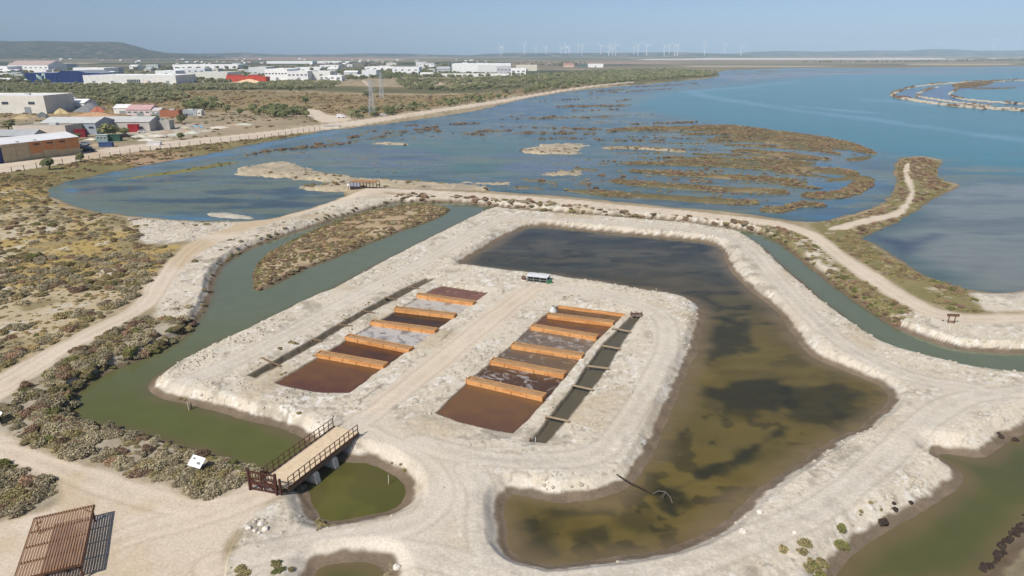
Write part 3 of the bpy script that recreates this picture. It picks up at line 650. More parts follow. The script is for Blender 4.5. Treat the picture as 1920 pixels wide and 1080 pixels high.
    for p, cc in (([(135,352),(175,340),(195,350),(190,385),(150,378)], (128,116,96)), ([(215,345),(320,328),(400,322),(330,340),(260,352)], (124,118,84)), ([(700,255),(860,245),(980,250),(950,258),(760,262)], (128,132,106)),
                  ([(1060,335),(1140,320),(1160,345),(1080,352)], (120,122,110)), ([(560,318),(640,306),(860,303),(840,312),(640,314)], (134,130,126)), ([(1010,300),(1080,296),(1160,312),(1100,318)], (126,124,116)),
                  ([(1120,245),(1300,243),(1310,262),(1180,256)], (122,126,112)), ([(1480,262),(1600,285),(1560,340),(1450,340),(1420,290)], (128,128,112))):
        k = sstep(2, -2, sdf(Wp(p), x, y, 6)) * mats * .85
        c = mixc(c, A(*cc, .8), k)
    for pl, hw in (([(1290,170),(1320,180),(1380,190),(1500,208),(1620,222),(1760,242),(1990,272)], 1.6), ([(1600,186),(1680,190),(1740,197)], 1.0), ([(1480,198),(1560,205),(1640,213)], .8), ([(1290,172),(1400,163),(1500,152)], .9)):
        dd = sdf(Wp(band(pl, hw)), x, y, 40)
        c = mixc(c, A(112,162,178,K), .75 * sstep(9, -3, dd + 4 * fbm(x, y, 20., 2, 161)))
    # clear shallow edge round the islands
    isl = np.full(x.shape, 1e3)
    for pp, hh_, kk in ISW: isl = np.minimum(isl, sdf(pp, x, y, 5))
    c = mixc(c, A(112,136,142,K), .38 * sstep(4.5, .3, isl + 1.2 * fbm(x / 2, y, 4., 3, 163)))
    return c
def col_canal(x, y, d):
    t = np.clip(fbm(x, y, 25., 3, 171) * .5 + .5, 0, 1)
    c = mixc(A(108,116,92,.92), A(112,120,94,.92), t)
    near = sstep(95, 62, y)
    c = mixc(c, A(102,106,58,.86), near)
    c = mixc(c, A(120,104,78,.85), .75 * sstep(-1.6, .1, d + .4 * fbm(x, y, 3., 2, 173)) * sstep(-60, -20, x + 0 * y) * (x < 0))
    return mixc(c, A(112,104,76,.8), .4 * sstep(-.8, .2, d))
def col_pond(x, y, d):
    c = mixc(A(88,84,66,.74), A(78,76,62,.74), np.clip(fbm(x, y * 2, 6., 3, 181) * .5 + .5, 0, 1))
    n2 = sstep(116, 78, y + 8 * fbm(x, y, 14., 3, 183))
    ol = mixc(A(116,101,54,.88), A(104,93,56,.88), np.clip(fbm(x, y, 8., 3, 185) * .5 + .5, 0, 1))
    c = c * (1 - n2)[:, None] + ol * n2[:, None]
    br = sstep(.05, .5, fbm(x / 2.4, y, 2.8, 3, 187)) * .6 * sstep(140, 110, y)
    c = mixc(c, A(106,94,72,.8), br * (1 - n2))
    dark = A(52,54,44,.8)
    for p, s, k in (([(1285,905),(1330,868),(1400,840),(1450,805),(1475,800),(1470,820),(1420,848),(1400,870),(1300,905),(1265,925),(1250,918)], .7, .9), ([(1235,925),(1285,920),(1292,945),(1260,962),(1235,945)], .5, .95),
              ([(985,965),(1045,960),(1048,1040),(1010,1052),(980,1040)], .8, .8), ([(1060,1000),(1085,990),(1135,985),(1140,1010),(1080,1022)], .6, .7), ([(1140,1025),(1190,1015),(1195,1032),(1150,1042)], .5, .7),
              ([(1325,735),(1360,715),(1460,712),(1480,745),(1470,775),(1400,785),(1340,765)], 1.2, .85), ([(1480,725),(1560,715),(1640,740),(1610,790),(1540,800),(1460,780)], 1.5, .7),
              ([(1310,640),(1360,600),(1420,600),(1400,650),(1330,680)], 1.2, .8), ([(1010,955),(1100,958),(1150,955),(1150,965),(1080,968),(1010,968)], .4, .6), ([(1160,970),(1200,955),(1230,985),(1260,1000),(1190,1010)], .9, .5), ([(1270,805),(1300,812),(1280,825),(1262,818)], .4, .8)):
        dd = sdf(Wp(p, .2), x, y, 6); c = mixc(c, dark, k * sstep(s, -s, dd + 1.1 * s * fbm(x, y, 2.2, 3, 189)))
    c = mixc(c, dark, .75 * sstep(.05, .45, fbm(x / 2.6, y, 2.6, 4, 191) + .4 * fbm(x, y, 12., 2, 192)) * sstep(62, 95, y)); c = mixc(c, A(96,84,44,.86), .4 * sstep(.1, .6, fbm(x, y, 3.5, 4, 194)) * sstep(75, 60, y)); c = mixc(c, dark, .6 * sstep(.35, .6, fbm(x, y, 1.8, 4, 196) + .5 * fbm(x, y, 7., 2, 198)) * sstep(75, 58, y))
    c = mixc(c, A(112,104,84,.80), .55 * sstep(.1, .6, fbm(x / 2.2, y, 3.0, 4, 193) + .5 * fbm(x, y, 16., 2, 199)) * sstep(96, 120, y)); c = mixc(c, A(72,80,70,.8), .5 * sstep(.2, .6, fbm(x / 2.2, y, 2.2, 4, 205)) * sstep(96, 120, y))
    rim = sstep(-2.6, .0, d + .7 * fbm(x, y, 4., 2, 195))
    return mixc(c, A(128,112,86,.9), .7 * rim)
def col_olive(x, y, d):
    c = mixc(A(102,102,58,.86), A(96,97,60,.86), np.clip(fbm(x, y, 9., 3, 197) * .5 + .5, 0, 1))
    return mixc(c, A(126,108,80,.9), .7 * sstep(-2.2, .1, d + .6 * fbm(x, y, 4., 2, 199)))
def col_small(x, y, d):
    c = mixc(A(94,94,48,.84), A(104,98,56,.84), np.clip(fbm(x, y, 6., 3, 201) * .5 + .5, 0, 1))
    return mixc(c, A(112,112,52,.85), .5 * sstep(.2, .6, fbm(x, y, 3., 3, 203)))
lag_m = water_material('lagoon_water', .2, .5, .5, .2, (.5, 1, 1), .10)
can_m = water_material('canal_water', .10, .10, 1.4, .34, (1, 1, 1), .05)
pond_m = water_material('pond_water', .12, .3, 1.6, .20, (.6, 1.4, 1), .12)
WD = {w[0]: w for w in WATERS}
sheet('lagoon_water', WD['lagoon'][1], 0.0, col_lagoon, lag_m, 'blue lagoon water reaching to the far shore', 3.0, 60)
sheet('canal_water', WD['canal'][1], 0.004, col_canal, can_m, 'still green canal water left of the salt pans')
sheet('canal_water', WD['canal_right'][1], 0.0, lambda x, y, d: col_canal(x, np.maximum(y, 100), d), can_m, 'green canal water curving past the right of the embankment')
sheet('pond_water', WD['pond'][1], .2, col_pond, pond_m, 'dark and olive water of the big evaporation pond')
sheet('canal_water', WD['canal_se'][1], 0.0, col_olive, can_m, 'olive canal water at the lower right')
sheet('pond_water', WD['pond_small'][1], 0.0, col_small, can_m, 'green water of the small pond beside the bridge')
sheet('pond_water', WD['pond_tiny'][1], .3, col_olive, can_m, 'dark olive water of the tiny pond at the bottom edge')

# ---------------------------------------------------------------- hills on the horizon
def hill_material(name, a, b, c, s):
    m = bpy.data.materials.new(name); nt, N, L, P = nodes_of(m)
    gm = N.new('ShaderNodeNewGeometry'); mp = N.new('ShaderNodeMapping'); mp.inputs['Scale'].default_value = (1, .45, 2.0); L.new(gm.outputs['Position'], mp.inputs['Vector'])
    n1 = N.new('ShaderNodeTexNoise'); n1.inputs['Scale'].default_value = s; n1.inputs['Detail'].default_value = 7; n1.inputs['Roughness'].default_value = .65; L.new(mp.outputs[0], n1.inputs['Vector'])
    cr = N.new('ShaderNodeValToRGB'); e = cr.color_ramp.elements; e[0].position = .36; e[0].color = a; e[1].position = .66; e[1].color = c
    k = e.new(.5); k.color = b
    L.new(n1.outputs[0], cr.inputs[0]); L.new(cr.outputs[0], P.inputs['Base Color']); P.inputs['Roughness'].default_value = 1; P.inputs['Specular IOR Level'].default_value = .05
    return m
def hills(name, prof, D, front, back, label, m, amp=.12):
    px = np.array([p[0] for p in prof], float); ty = np.array([p[1] for p in prof], float)
    cx = np.linspace(px[0], px[-1], 260); top = np.interp(cx, px, ty)
    top = H + (100 - top) / F * D / cP * 1.0
    dd = np.linspace(0, 1, 40)
    depth = D - front + dd * (front + back); s = np.where(depth < D, (depth - (D - front)) / front, 1 - (depth - D) / back)
    s = sstep(0, 1, s)
    XX = ((cx - 960) / F * D)[None, :] * (1 + 0 * depth[:, None]) * (depth[:, None] / D)
    YY = depth[:, None] + 0 * XX
    ZZ = top[None, :] * s[:, None] * (1 - amp * np.abs(fbm(XX, YY, D / 16., 4, 211)) * (1 - s[:, None] * .6)) + 2.0
    i = np.arange(XX.size).reshape(XX.shape)
    q = np.stack([i[:-1, :-1], i[:-1, 1:], i[1:, 1:], i[1:, :-1]], -1).reshape(-1, 4)
    o = bpy.data.objects.new(name, quick_mesh(name, np.stack([XX.ravel(), YY.ravel(), ZZ.ravel()], 1), q, m)); link(o); tag(o, label, kind='structure')
hm1 = hill_material('hill_scrub', A4(40,48,36), A4(76,80,60), A4(150,134,106), .03)
hm2 = hill_material('ridge_scrub', A4(48,56,46), A4(84,84,68), A4(150,138,114), .008)
hills('hill', [(-700,92),(-400,84),(-150,80),(0,77),(30,80),(80,81),(125,80.5),(180,82),(255,82),(272,83),(290,87),(315,94),(345,99),(400,102.5),(470,107)], 6000, 2000, 1500, 'long scrubby hill with scattered fields on the left horizon', hm1)
hills('ridge', [(250,106),(330,99),(400,100.5),(480,99),(560,102.5),(640,102),(700,100),(780,101),(850,103),(960,106)], 8200, 1500, 2500, 'faint low ridge behind the white warehouses', hm2)
hills('ridge', [(860,106),(905,101.5),(960,99.5),(1100,99.5),(1250,98.5),(1340,101),(1420,104)], 7800, 1400, 2500, 'low blue ridge under the wind turbines', hm2)
hills('ridge', [(1300,106),(1380,98),(1440,96),(1500,97.5),(1600,95.5),(1660,96),(1700,93),(1740,93.5),(1790,96),(1850,95.5),(1900,94),(2050,94),(2300,104)], 9600, 2200, 2500, 'hazy blue ridge on the right horizon', hm2)

# ---------------------------------------------------------------- haze
hb = MB().box((0, 8900, 149), (124000, 20200, 302)); hz_o = hb.build('haze', None); tag(hz_o, 'thin blue summer haze over the plain', kind='stuff')
hmt = bpy.data.materials.new('haze'); hmt.use_nodes = True; hn = hmt.node_tree.nodes; hn.remove(hn['Principled BSDF'])
pv = hn.new('ShaderNodeVolumePrincipled'); pv.inputs['Color'].default_value = (.62, .83, 1.0, 1); pv.inputs['Density'].default_value = 1.0e-4; pv.inputs['Anisotropy'].default_value = -0.3
hmt.node_tree.links.new(pv.outputs[0], hn['Material Output'].inputs['Volume']); hz_o.data.materials.append(hmt)
# ---------------------------------------------------------------- salt pans: waters, wooden partitions, channels
wood_o = mat('orange_timber', A(226,172,112), .8, .18, 2.2, .25, c2=A(204,142,84), stretch=(1, 1, 6))
wood_o2 = mat('orange_timber_dark', A(212,154,96), .8, .18, 2.6, .25, c2=A(186,124,70), stretch=(1, 1, 6))
wood_top = mat('weathered_timber', A(192,152,106), .85, .16, 3.0, .2, c2=A(168,126,82))
fillm = mat('partition_fill', A(178,142,104), .95, .2, 2.0, .4, c2=A(150,120,88))
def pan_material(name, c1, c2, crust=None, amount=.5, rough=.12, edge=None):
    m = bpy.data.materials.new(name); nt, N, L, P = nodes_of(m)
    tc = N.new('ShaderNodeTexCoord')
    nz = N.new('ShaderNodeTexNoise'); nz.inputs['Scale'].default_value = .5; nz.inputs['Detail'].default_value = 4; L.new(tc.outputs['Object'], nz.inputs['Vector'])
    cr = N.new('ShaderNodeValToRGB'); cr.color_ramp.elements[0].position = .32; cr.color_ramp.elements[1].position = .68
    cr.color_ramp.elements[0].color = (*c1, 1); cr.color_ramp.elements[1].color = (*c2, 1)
    sx = N.new('ShaderNodeSeparateXYZ'); L.new(tc.outputs['Object'], sx.inputs[0]); gy = N.new('ShaderNodeMath'); gy.operation = 'MULTIPLY_ADD'; gy.inputs[1].default_value = .075; L.new(sx.outputs['Y'], gy.inputs[0]); L.new(nz.outputs[0], gy.inputs[2]); L.new(gy.outputs[0], cr.inputs[0])  # colour shifts along Y: shallower brine, with the boards' reflection painted in
    P.inputs['IOR'].default_value = 1.33; P.inputs['Specular IOR Level'].default_value = .4
    if crust is not None:
        n2 = N.new('ShaderNodeTexNoise'); n2.inputs['Scale'].default_value = .62; n2.inputs['Detail'].default_value = 7; n2.inputs['Roughness'].default_value = .68; n2.inputs['Distortion'].default_value = .8
        mp = N.new('ShaderNodeMapping'); mp.inputs['Location'].default_value = (len(name) * 3.7, 5.1, 0); L.new(tc.outputs['Object'], mp.inputs['Vector']); L.new(mp.outputs[0], n2.inputs['Vector'])
        r2 = N.new('ShaderNodeMapRange'); r2.inputs[1].default_value = 1 - amount - .04; r2.inputs[2].default_value = 1 - amount + .06; L.new(n2.outputs[0], r2.inputs[0])
        mx = N.new('ShaderNodeMix'); mx.data_type = 'RGBA'; L.new(r2.outputs[0], mx.inputs[0]); L.new(cr.outputs[0], mx.inputs[6]); mx.inputs[7].default_value = (*crust, 1); L.new(mx.outputs[2], P.inputs['Base Color'])
        r3 = N.new('ShaderNodeMapRange'); r3.inputs[3].default_value = rough; r3.inputs[4].default_value = .8; L.new(r2.outputs[0], r3.inputs[0]); L.new(r3.outputs[0], P.inputs['Roughness'])
        b = N.new('ShaderNodeBump'); b.inputs['Strength'].default_value = .3; b.inputs['Distance'].default_value = .04; L.new(r2.outputs[0], b.inputs['Height']); L.new(b.outputs[0], P.inputs['Normal'])
    else:
        L.new(cr.outputs[0], P.inputs['Base Color']); P.inputs['Roughness'].default_value = rough
    return m
B = lambda r, g, b: tuple(A(r, g, b, .82))
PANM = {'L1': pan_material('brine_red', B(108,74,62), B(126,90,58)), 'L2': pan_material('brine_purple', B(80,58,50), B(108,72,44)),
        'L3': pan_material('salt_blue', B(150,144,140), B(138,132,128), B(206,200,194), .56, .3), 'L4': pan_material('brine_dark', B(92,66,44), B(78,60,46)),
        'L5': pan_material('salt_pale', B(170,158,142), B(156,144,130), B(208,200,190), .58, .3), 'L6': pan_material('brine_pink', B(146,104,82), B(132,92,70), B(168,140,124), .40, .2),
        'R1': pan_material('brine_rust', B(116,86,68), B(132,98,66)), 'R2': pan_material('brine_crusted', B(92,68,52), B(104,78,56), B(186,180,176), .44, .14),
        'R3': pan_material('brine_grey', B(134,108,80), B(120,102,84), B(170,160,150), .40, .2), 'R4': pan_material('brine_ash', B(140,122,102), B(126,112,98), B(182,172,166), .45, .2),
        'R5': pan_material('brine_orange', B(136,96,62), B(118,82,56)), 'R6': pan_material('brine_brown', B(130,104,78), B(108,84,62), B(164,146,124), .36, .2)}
ZP = .78                # brine level
PART_L = [((602,657),(727,679)), ((656,626),(775,650)), ((701,599),(821,615)), ((745,574),(856,587)), ((787,549),(892,564))]
PART_R = [((882,705),(1024,737)), ((926,670),(1062,696)), ((964,641),(1095,662)), ((1000,607),(1122,627)), ((1030,586),(1152,601))]
def clip_poly(poly, a, b, keep):
    """half plane clip, keep side by sign"""
    out = []; n = len(poly); nx, ny = -(b[1] - a[1]), b[0] - a[0]
    f = lambda p: ((p[0] - a[0]) * nx + (p[1] - a[1]) * ny) * keep
    for i in range(n):
        p, q = poly[i], poly[(i + 1) % n]; fp, fq = f(p), f(q)
        if fp >= 0: out.append(tuple(p))
        if (fp >= 0) != (fq >= 0):
            t = fp / (fp - fq); out.append((p[0] + (q[0] - p[0]) * t, p[1] + (q[1] - p[1]) * t))
    return out
ordn = ['nearest', 'second', 'third', 'fourth', 'fifth', 'farthest']
ordp = ['nearest', 'second', 'third', 'fourth', 'farthest']
tone = {'L1': 'red-brown brine', 'L2': 'dark purple brine', 'L3': 'pale bluish salt crust', 'L4': 'dark brown brine', 'L5': 'pale white salt crust', 'L6': 'pinkish brown brine',
        'R1': 'rust-brown brine', 'R2': 'dark brine with floating salt crust', 'R3': 'grey-brown brine', 'R4': 'ash-grey crusted brine', 'R5': 'orange-brown brine', 'R6': 'brown brine'}
post_m = mat('grey_post', A(120,104,84), .9, .2, 5)
def partition(pts, side, k):
    zt = 1.32
    a = Vector(W(*pts[0], zt)); b = Vector(W(*pts[1], zt))       # back top edge
    d = (b - a); Ln = d.length; d.normalize(); n = Vector((d.y, -d.x, 0))     # towards the camera
    rz = math.atan2(d.y, d.x); wd = 1.0; o = a + n * wd
    root = thing('timber_partition', (o.x, o.y, .45), f'orange timber pan divider with sandy top, {ordp[k]} of five in the {"left" if side == "L" else "right"} row of pans', 'partition', 'timber dividers between the salt pans', rz)
    ht = zt - .45
    rows = 3; hh = ht / rows
    for face, yy in (('front', 0.0), ('back', wd)):
        for r in range(rows):
            xs = [0.0]; off = (.45 if (r + k) % 2 else .0)
            cuts = sorted(set([0.0, Ln] + [Ln * (j + off) / 4 for j in range(1, 4)]))
            for j in range(len(cuts) - 1):
                x0, x1 = cuts[j] + .012, cuts[j + 1] - .012
                m = wood_o if rnd.random() < .6 else wood_o2
                MB().box(((x0 + x1) / 2, yy + rnd.uniform(-.012, .012), hh * (r + .5)), (x1 - x0, .06, hh - .022)).build('plank', m, root)
    MB().box((Ln / 2, wd / 2, (ht - .06) / 2), (Ln - .05, wd - .08, ht - .06)).build('fill', fillm, root)
    MB().box((Ln / 2, .06, ht + .02), (Ln + .06, .2, .045)).build('capping_board', wood_top, root)
    MB().box((Ln / 2, wd - .06, ht + .02), (Ln + .06, .2, .045)).build('capping_board', wood_top, root)
    for xx in (0.02, Ln - .02):
        MB().box((xx, wd / 2, ht / 2 + .02), (.09, wd + .16, ht + .06)).build('end_board', wood_o2, root)
    for j in range(1, 5):
        MB().box((Ln * j / 5, -.065, ht / 2), (.1, .07, ht - .03)).build('post', wood_o2, root)
    return o, d, n, wd
for side, PP, poly in (('L', PART_L, PL), ('R', PART_R, PR)):
    lines = [partition(p, side, k) for k, p in enumerate(PP)]
    for k in range(6):
        pg = [tuple(p) for p in poly]
        if k > 0:
            o, d, n, wd = lines[k - 1]; a = o - n * wd * .5; pg = clip_poly(pg, (a.x, a.y), (a.x + d.x, a.y + d.y), 1)
        if k < 5:
            o, d, n, wd = lines[k]; a = o - n * wd * .5; pg = clip_poly(pg, (a.x, a.y), (a.x + d.x, a.y + d.y), -1)
        if len(pg) < 3: continue
        c = np.mean(pg, 0); key = f'{side}{k + 1}'
        mb = MB(); mb.add([((p[0] - c[0]) * .995, (p[1] - c[1]) * .995, 0) for p in pg], [tuple(range(len(pg)))])
        lv = ZP + (.03 if key in ('L3', 'L5') else 0)
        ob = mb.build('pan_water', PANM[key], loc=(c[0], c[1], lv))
        nn = ob.data.polygons[0].normal
        if nn.z < 0: ob.data.flip_normals()
        tag(ob, f'{tone[key]} in the {ordn[k]} pan of the {"left" if side == "L" else "right"} row', kind='structure')
# retaining boards behind the farthest right pan
a = Vector(W(1047,573,1.2)); b = Vector(W(1172,589,1.2)); d = b - a
root = thing('retaining_board', (a.x, a.y, .6), 'low timber retaining board along the far edge of the right row of pans', 'board', rz=math.atan2(d.y, d.x))
for r in range(2):
    for j in range(4):
        MB().box((d.length * (j + .5) / 4, 0, .17 + r * .3), (d.length / 4 - .02, .07, .28)).build('plank', wood_o if (j + r) % 2 else wood_o2, root)
MB().box((d.length / 2, .02, .64), (d.length, .16, .04)).build('capping_board', wood_top, root)
# channel waters
def chan_sheet(poly, lv, c, lab):
    def cf(x, y, dd): return mixc(A(*c, .8), A(c[0] - 12, c[1] - 10, c[2] - 8, .8), np.clip(fbm(x, y, 3., 3, 221) * .5 + .5, 0, 1))
    p = poly; ce = p.mean(0); mb = MB(); mb.add([(x, y, lv) for x, y in p], [tuple(range(len(p)))]); ob = mb.build('channel_water', can_m)
    at = ob.data.attributes.new('Col', 'FLOAT_COLOR', 'POINT'); cc = cf(p[:, 0], p[:, 1], None); at.data.foreach_set('color', np.hstack([cc, np.ones((len(p), 1))]).astype(np.float32).ravel())
    if ob.data.polygons[0].normal.z < 0: ob.data.flip_normals()
    tag(ob, lab, kind='structure')
chan_sheet(CR, .62, (112,104,84), 'murky water of the narrow channel beside the right row of pans')
chan_sheet(CL, .40, (112,104,90), 'dark mud water of the narrow channel beside the left row of pans')
beam_m = mat('old_beam', A(140,116,90), .9, .25, 6, .3, c2=A(108,90,72)); beam_m2 = mat('old_beam_pale', A(172,152,122), .9, .2, 6, .3)
def crossbeam(p, q, lab, grp, m, w=.2):
    a, b = Vector(W(*p, 1.25)), Vector(W(*q, 1.25)); d = b - a
    root = thing('crossbeam', (a.x, a.y, 1.14), lab, 'beam', grp, math.atan2(d.y, d.x))
    MB().box((d.length / 2, 0, .06), (d.length, w, .09)).build('plank', m, root)
    for x in (.12, d.length - .12): MB().box((x, 0, -.12), (.12, w + .08, .26)).build('stake', beam_m, root)
zl = [((40,680),(185,742)), ((415,540),(492,552)), ((608,430),(722,440)), ((795,325),(892,346)), ((965,225),(1052,242)), ((1148,148),(1225,162))]
for k, (p, q) in enumerate(zl):
    f = lambda t: (480 + t[0] / 4, 500 + t[1] / 4)
    crossbeam(f(p), f(q), f'old grey plank across the left side channel, {["nearest", "second nearest", "third nearest", "fourth nearest", "fifth nearest", "farthest"][k]} of six', 'planks across the left channel', beam_m, .22)
zr = [((1022,779),(1068,789)), ((1072,721),(1113,730)), ((1102,685),(1143,690)), ((1130,647),(1163,653)), ((1147,614),(1183,621))]
for k, (p, q) in enumerate(zr):
    crossbeam(p, q, f'pale timber beam across the right side channel, {ordp[k]} of five', 'beams across the right channel', beam_m2, .24)
# sluice at the head of the right channel
g = G(1193, 592); root = thing('sluice', g, 'small brown sluice of stones and boards at the head of the right channel', 'sluice')
brown_m = mat('sluice_board', A(112,88,76), .9, .2, 5); stone_m = mat('dark_stone', A(128,112,104), .95, .25, 4, .5, c2=A(84,74,68))
MB().box((0, 0, .2), (1.7, .1, .5)).build('board', brown_m, root)
for x in (-.7, 0, .7): MB().box((x, -.1, .3), (.12, .12, .75)).build('post', brown_m, root)
def rock_mesh(seed, r, sq=.7, sub=2):
    R = np.random.default_rng(seed); mb = MB(); n1, n2 = 9, 6; vs = []; fs = []
    ph = R.uniform(0, 6.28, 3)
    for i in range(n2 + 1):
        th = math.pi * i / n2
        for j in range(n1):
            a = 2 * math.pi * j / n1; k = 1 + .18 * math.sin(3 * a + ph[0]) * math.sin(2 * th + ph[1]) + R.uniform(-.12, .12)
            vs.append((r * k * math.sin(th) * math.cos(a), r * k * math.sin(th) * math.sin(a), r * sq * k * math.cos(th)))
    for i in range(n2):
        for j in range(n1):
            fs.append((i * n1 + j, (i + 1) * n1 + j, (i + 1) * n1 + (j + 1) % n1, i * n1 + (j + 1) % n1))
    return mb.add(vs, fs)
for i, (x, y) in enumerate([(-.5, -.35), (.05, -.4), (.55, -.3), (-.2, .3), (.4, .3)]):
    mb = rock_mesh(i, .3); mb.v = [(v[0] + x, v[1] + y, v[2] + .1) for v in mb.v]; mb.build('stone', stone_m, root)
# white tank by the right pans
g = G(1037, 582); root = thing('white_tank', g, 'small white plastic tank beside the farthest right pan', 'tank')
wp = mat('white_plastic', A(228,228,222), .5, .04, 2); mb = MB()
for k in range(8):
    r0, r1 = [.55, .62, .64, .62, .56, .42, .24, .12][k], [.62, .64, .62, .56, .42, .24, .12, .10][k]
    mb.cyl((0, 0, k * .14), (0, 0, (k + 1) * .14), r0, r1, 14)
mb.build('body', wp, root, True); MB().cyl((0, 0, 1.1), (0, 0, 1.2), .16, .16, 12).build('lid', mat('grey_plastic', A(150,150,150), .6), root)
MB().cyl((-.62, -.1, .15), (-.62, -.1, .75), .04).build('pipe', mat('grey_plastic', A(150,150,150)), root)
# small posts
def stake(px, py, h, r, lab, m, lean=(0, 0)):
    g = G(px, py); root = MB().cyl((0, 0, -.5), (lean[0], lean[1], h), r, r * .8, 7)
    root.cyl((lean[0], lean[1], h), (lean[0], lean[1], h + .04), r * .8, r * .4, 7)
    o = root.build('stake', m, loc=g); tag(o, lab, 'stake')
stake(355, 768, .8, .09, 'short weathered stake standing in the canal below the white bank', mat('bleached_wood', A(196,184,162), .9), (-.08, .05))
stake(358, 767, .8, .07, 'thin dark stake beside the weathered one in the canal', mat('dark_wood', A(70,56,44), .9), (.1, 0))
stake(729, 914, .9, .05, 'thin pale stick standing in the small pond beside the bridge', mat('bleached_wood', A(196,184,162)), (.03, .05))
stake(1230, 549, .7, .06, 'little post on the near shore of the dark pond', mat('bleached_wood', A(196,184,162)))
stake(1004, 826, .8, .05, 'white marker stick at the near end of the right channel', mat('white_paint', A(225,225,220), .6))
stake(994, 829, .5, .06, 'short dark stick at the near end of the right channel', mat('dark_wood', A(70,56,44)))

# ---------------------------------------------------------------- white topped stand at the end of the causeway
steel = mat('galvanised_steel', A(150,154,154), .45, .08, 4, 0, .3, .5)
a = Vector(W(988, 528, 1.1)); b = Vector(W(1025, 532, 1.1)); d = b - a; Ls = d.length
gz = hz(a.x, a.y) ; root = thing('covered_stand', (a.x, a.y, gz), 'low grey metal stand with a white sheeted top at the end of the causeway', 'stand', rz=math.atan2(d.y, d.x))
dp = 1.9; root.scale = (1, 1, .8)
for i in range(4):
    for yy in (0, dp): MB().box((Ls * i / 3, yy, .55), (.1, .1, 1.1)).build('post', steel, root)
for zz in (.12, .55, 1.06):
    for yy in (0, dp): MB().box((Ls / 2, yy - (.06 if yy == 0 else -.06), zz), (Ls + .1, .06, .08)).build('rail', steel, root)
    for xx in (0, Ls): MB().box((xx, dp / 2, zz), (.06, dp, .08)).build('rail', steel, root)
dk = mat('black_crate', A(40,40,40), .7, .2, 3)
for i in range(3): MB().box((Ls * (i + .5) / 3, dp / 2, .5), (Ls / 3 - .2, dp - .3, .72)).build('crate', dk, root)
nx_, ny_ = 26, 12; vs = []
for j in range(ny_ + 1):
    for i in range(nx_ + 1):
        x = -.1 + (Ls + .2) * i / nx_; y = -.12 + (dp + .24) * j / ny_
        vs.append((x, y, 1.14 + .03 * math.sin(x * 3.1 + y) * math.sin(y * 2.7) + rnd.uniform(0, .02) + .12 * (1 - abs(y - dp / 2) / dp * 2)))
mb = MB().add(vs, [(j * (nx_ + 1) + i, j * (nx_ + 1) + i + 1, (j + 1) * (nx_ + 1) + i + 1, (j + 1) * (nx_ + 1) + i) for j in range(ny_) for i in range(nx_)])
mb.build('cover', mat('white_sheet', A(222,225,226), .5, .12, 2.5), root)
g = G(1030, 531); tag(MB().box((0, 0, .22), (.75, .55, .44), .3).box((0, 0, .47), (.82, .62, .06), .3).build('green_crate', mat('green_plastic', A(70,122,88), .6, .12), loc=g), 'green plastic crate at the right foot of the white topped stand', 'crate')
g = G(982, 524); rt = rock_mesh(77, .42, .8).build('sack', mat('brown_sack', A(120,92,84), .9, .25, 4, .4), loc=g + Vector((0, 0, .3))); tag(rt, 'brown sack at the left foot of the white topped stand', 'sack')

# ---------------------------------------------------------------- bridge and gate
ZB = 1.42
nl, nrr, fl, fr = [Vector(W(*p, ZB)) for p in ((509,891),(524,921),(628,802),(668,811))]
org = (nl + nrr) / 2; org.z = 0
ax = ((fl + fr) / 2 - (nl + nrr) / 2); LB = ax.length; ax.normalize(); side = Vector((ax.y, -ax.x, 0)); BW = 2.9
rzb = math.atan2(ax.y, ax.x)
bridge = thing('foot_bridge', (org.x, org.y, 0), 'sandy-decked bridge with brown tube railings over the end of the green canal', 'bridge', rz=rzb)
rail_m = mat('rusty_brown_steel', A(104,74,58), .6, .18, 5, 0, .2); deck_m = mat('sandy_deck', A(224,204,172), .95, .08, 2.5, .2, c2=A(210,188,156)); conc = mat('white_concrete', A(218,212,200), .9, .1, 2, .2); girder_m = mat('girder_brown', A(128,106,88), .85, .15, 2)
MB().box((LB / 2, 0, ZB - .04), (LB + .3, BW, .08)).build('deck', deck_m, bridge)
for s in (-1, 1):
    MB().box((LB / 2, s * (BW / 2 - .08), ZB - .3), (LB + .1, .14, .44)).build('girder', girder_m, bridge)
    MB().box((LB / 2, s * (BW / 2 + .01), ZB - .02), (LB + .3, .1, .14)).build('kerb_beam', rail_m, bridge)
for (xx) in (LB * .33, LB * .60):
    MB().box((xx, 0, .35), (.55, BW + 1.0, 1.2), 0, .9).build('abutment', conc, bridge)
npst = 15
for s in (-1, 1):
    yy = s * (BW / 2 + .02)
    for k in range(npst):
        MB().box((LB * k / (npst - 1), yy, ZB + .48), (.065, .065, .96)).build('post', rail_m, bridge)
    for zz in (ZB + .5, ZB + .95):
        MB().box((LB / 2, yy, zz), (LB, .05, .05)).build('handrail', rail_m, bridge)
gate_m = mat('dark_brown_timber', A(78,46,38), .7, .2, 5, .2)
ga, gb = Vector(W(469, 914, 1.3)), Vector(W(519, 923, 1.3)); gd = gb - ga; GL = gd.length; gd.normalize()
gate = thing('wooden_gate', (ga.x, ga.y, hz(ga.x, ga.y)), 'dark brown wooden gate with crossed braces at the near end of the bridge', 'gate', rz=math.atan2(gd.y, gd.x))
GH = 1.95
for xx in (0, GL): MB().box((xx, 0, GH / 2), (.17, .17, GH + .1)).build('gate_post', gate_m, gate)
MB().box((GL + .32, .1, .75), (.16, .16, 1.5)).build('gate_post', gate_m, gate)
hf = GL / 2
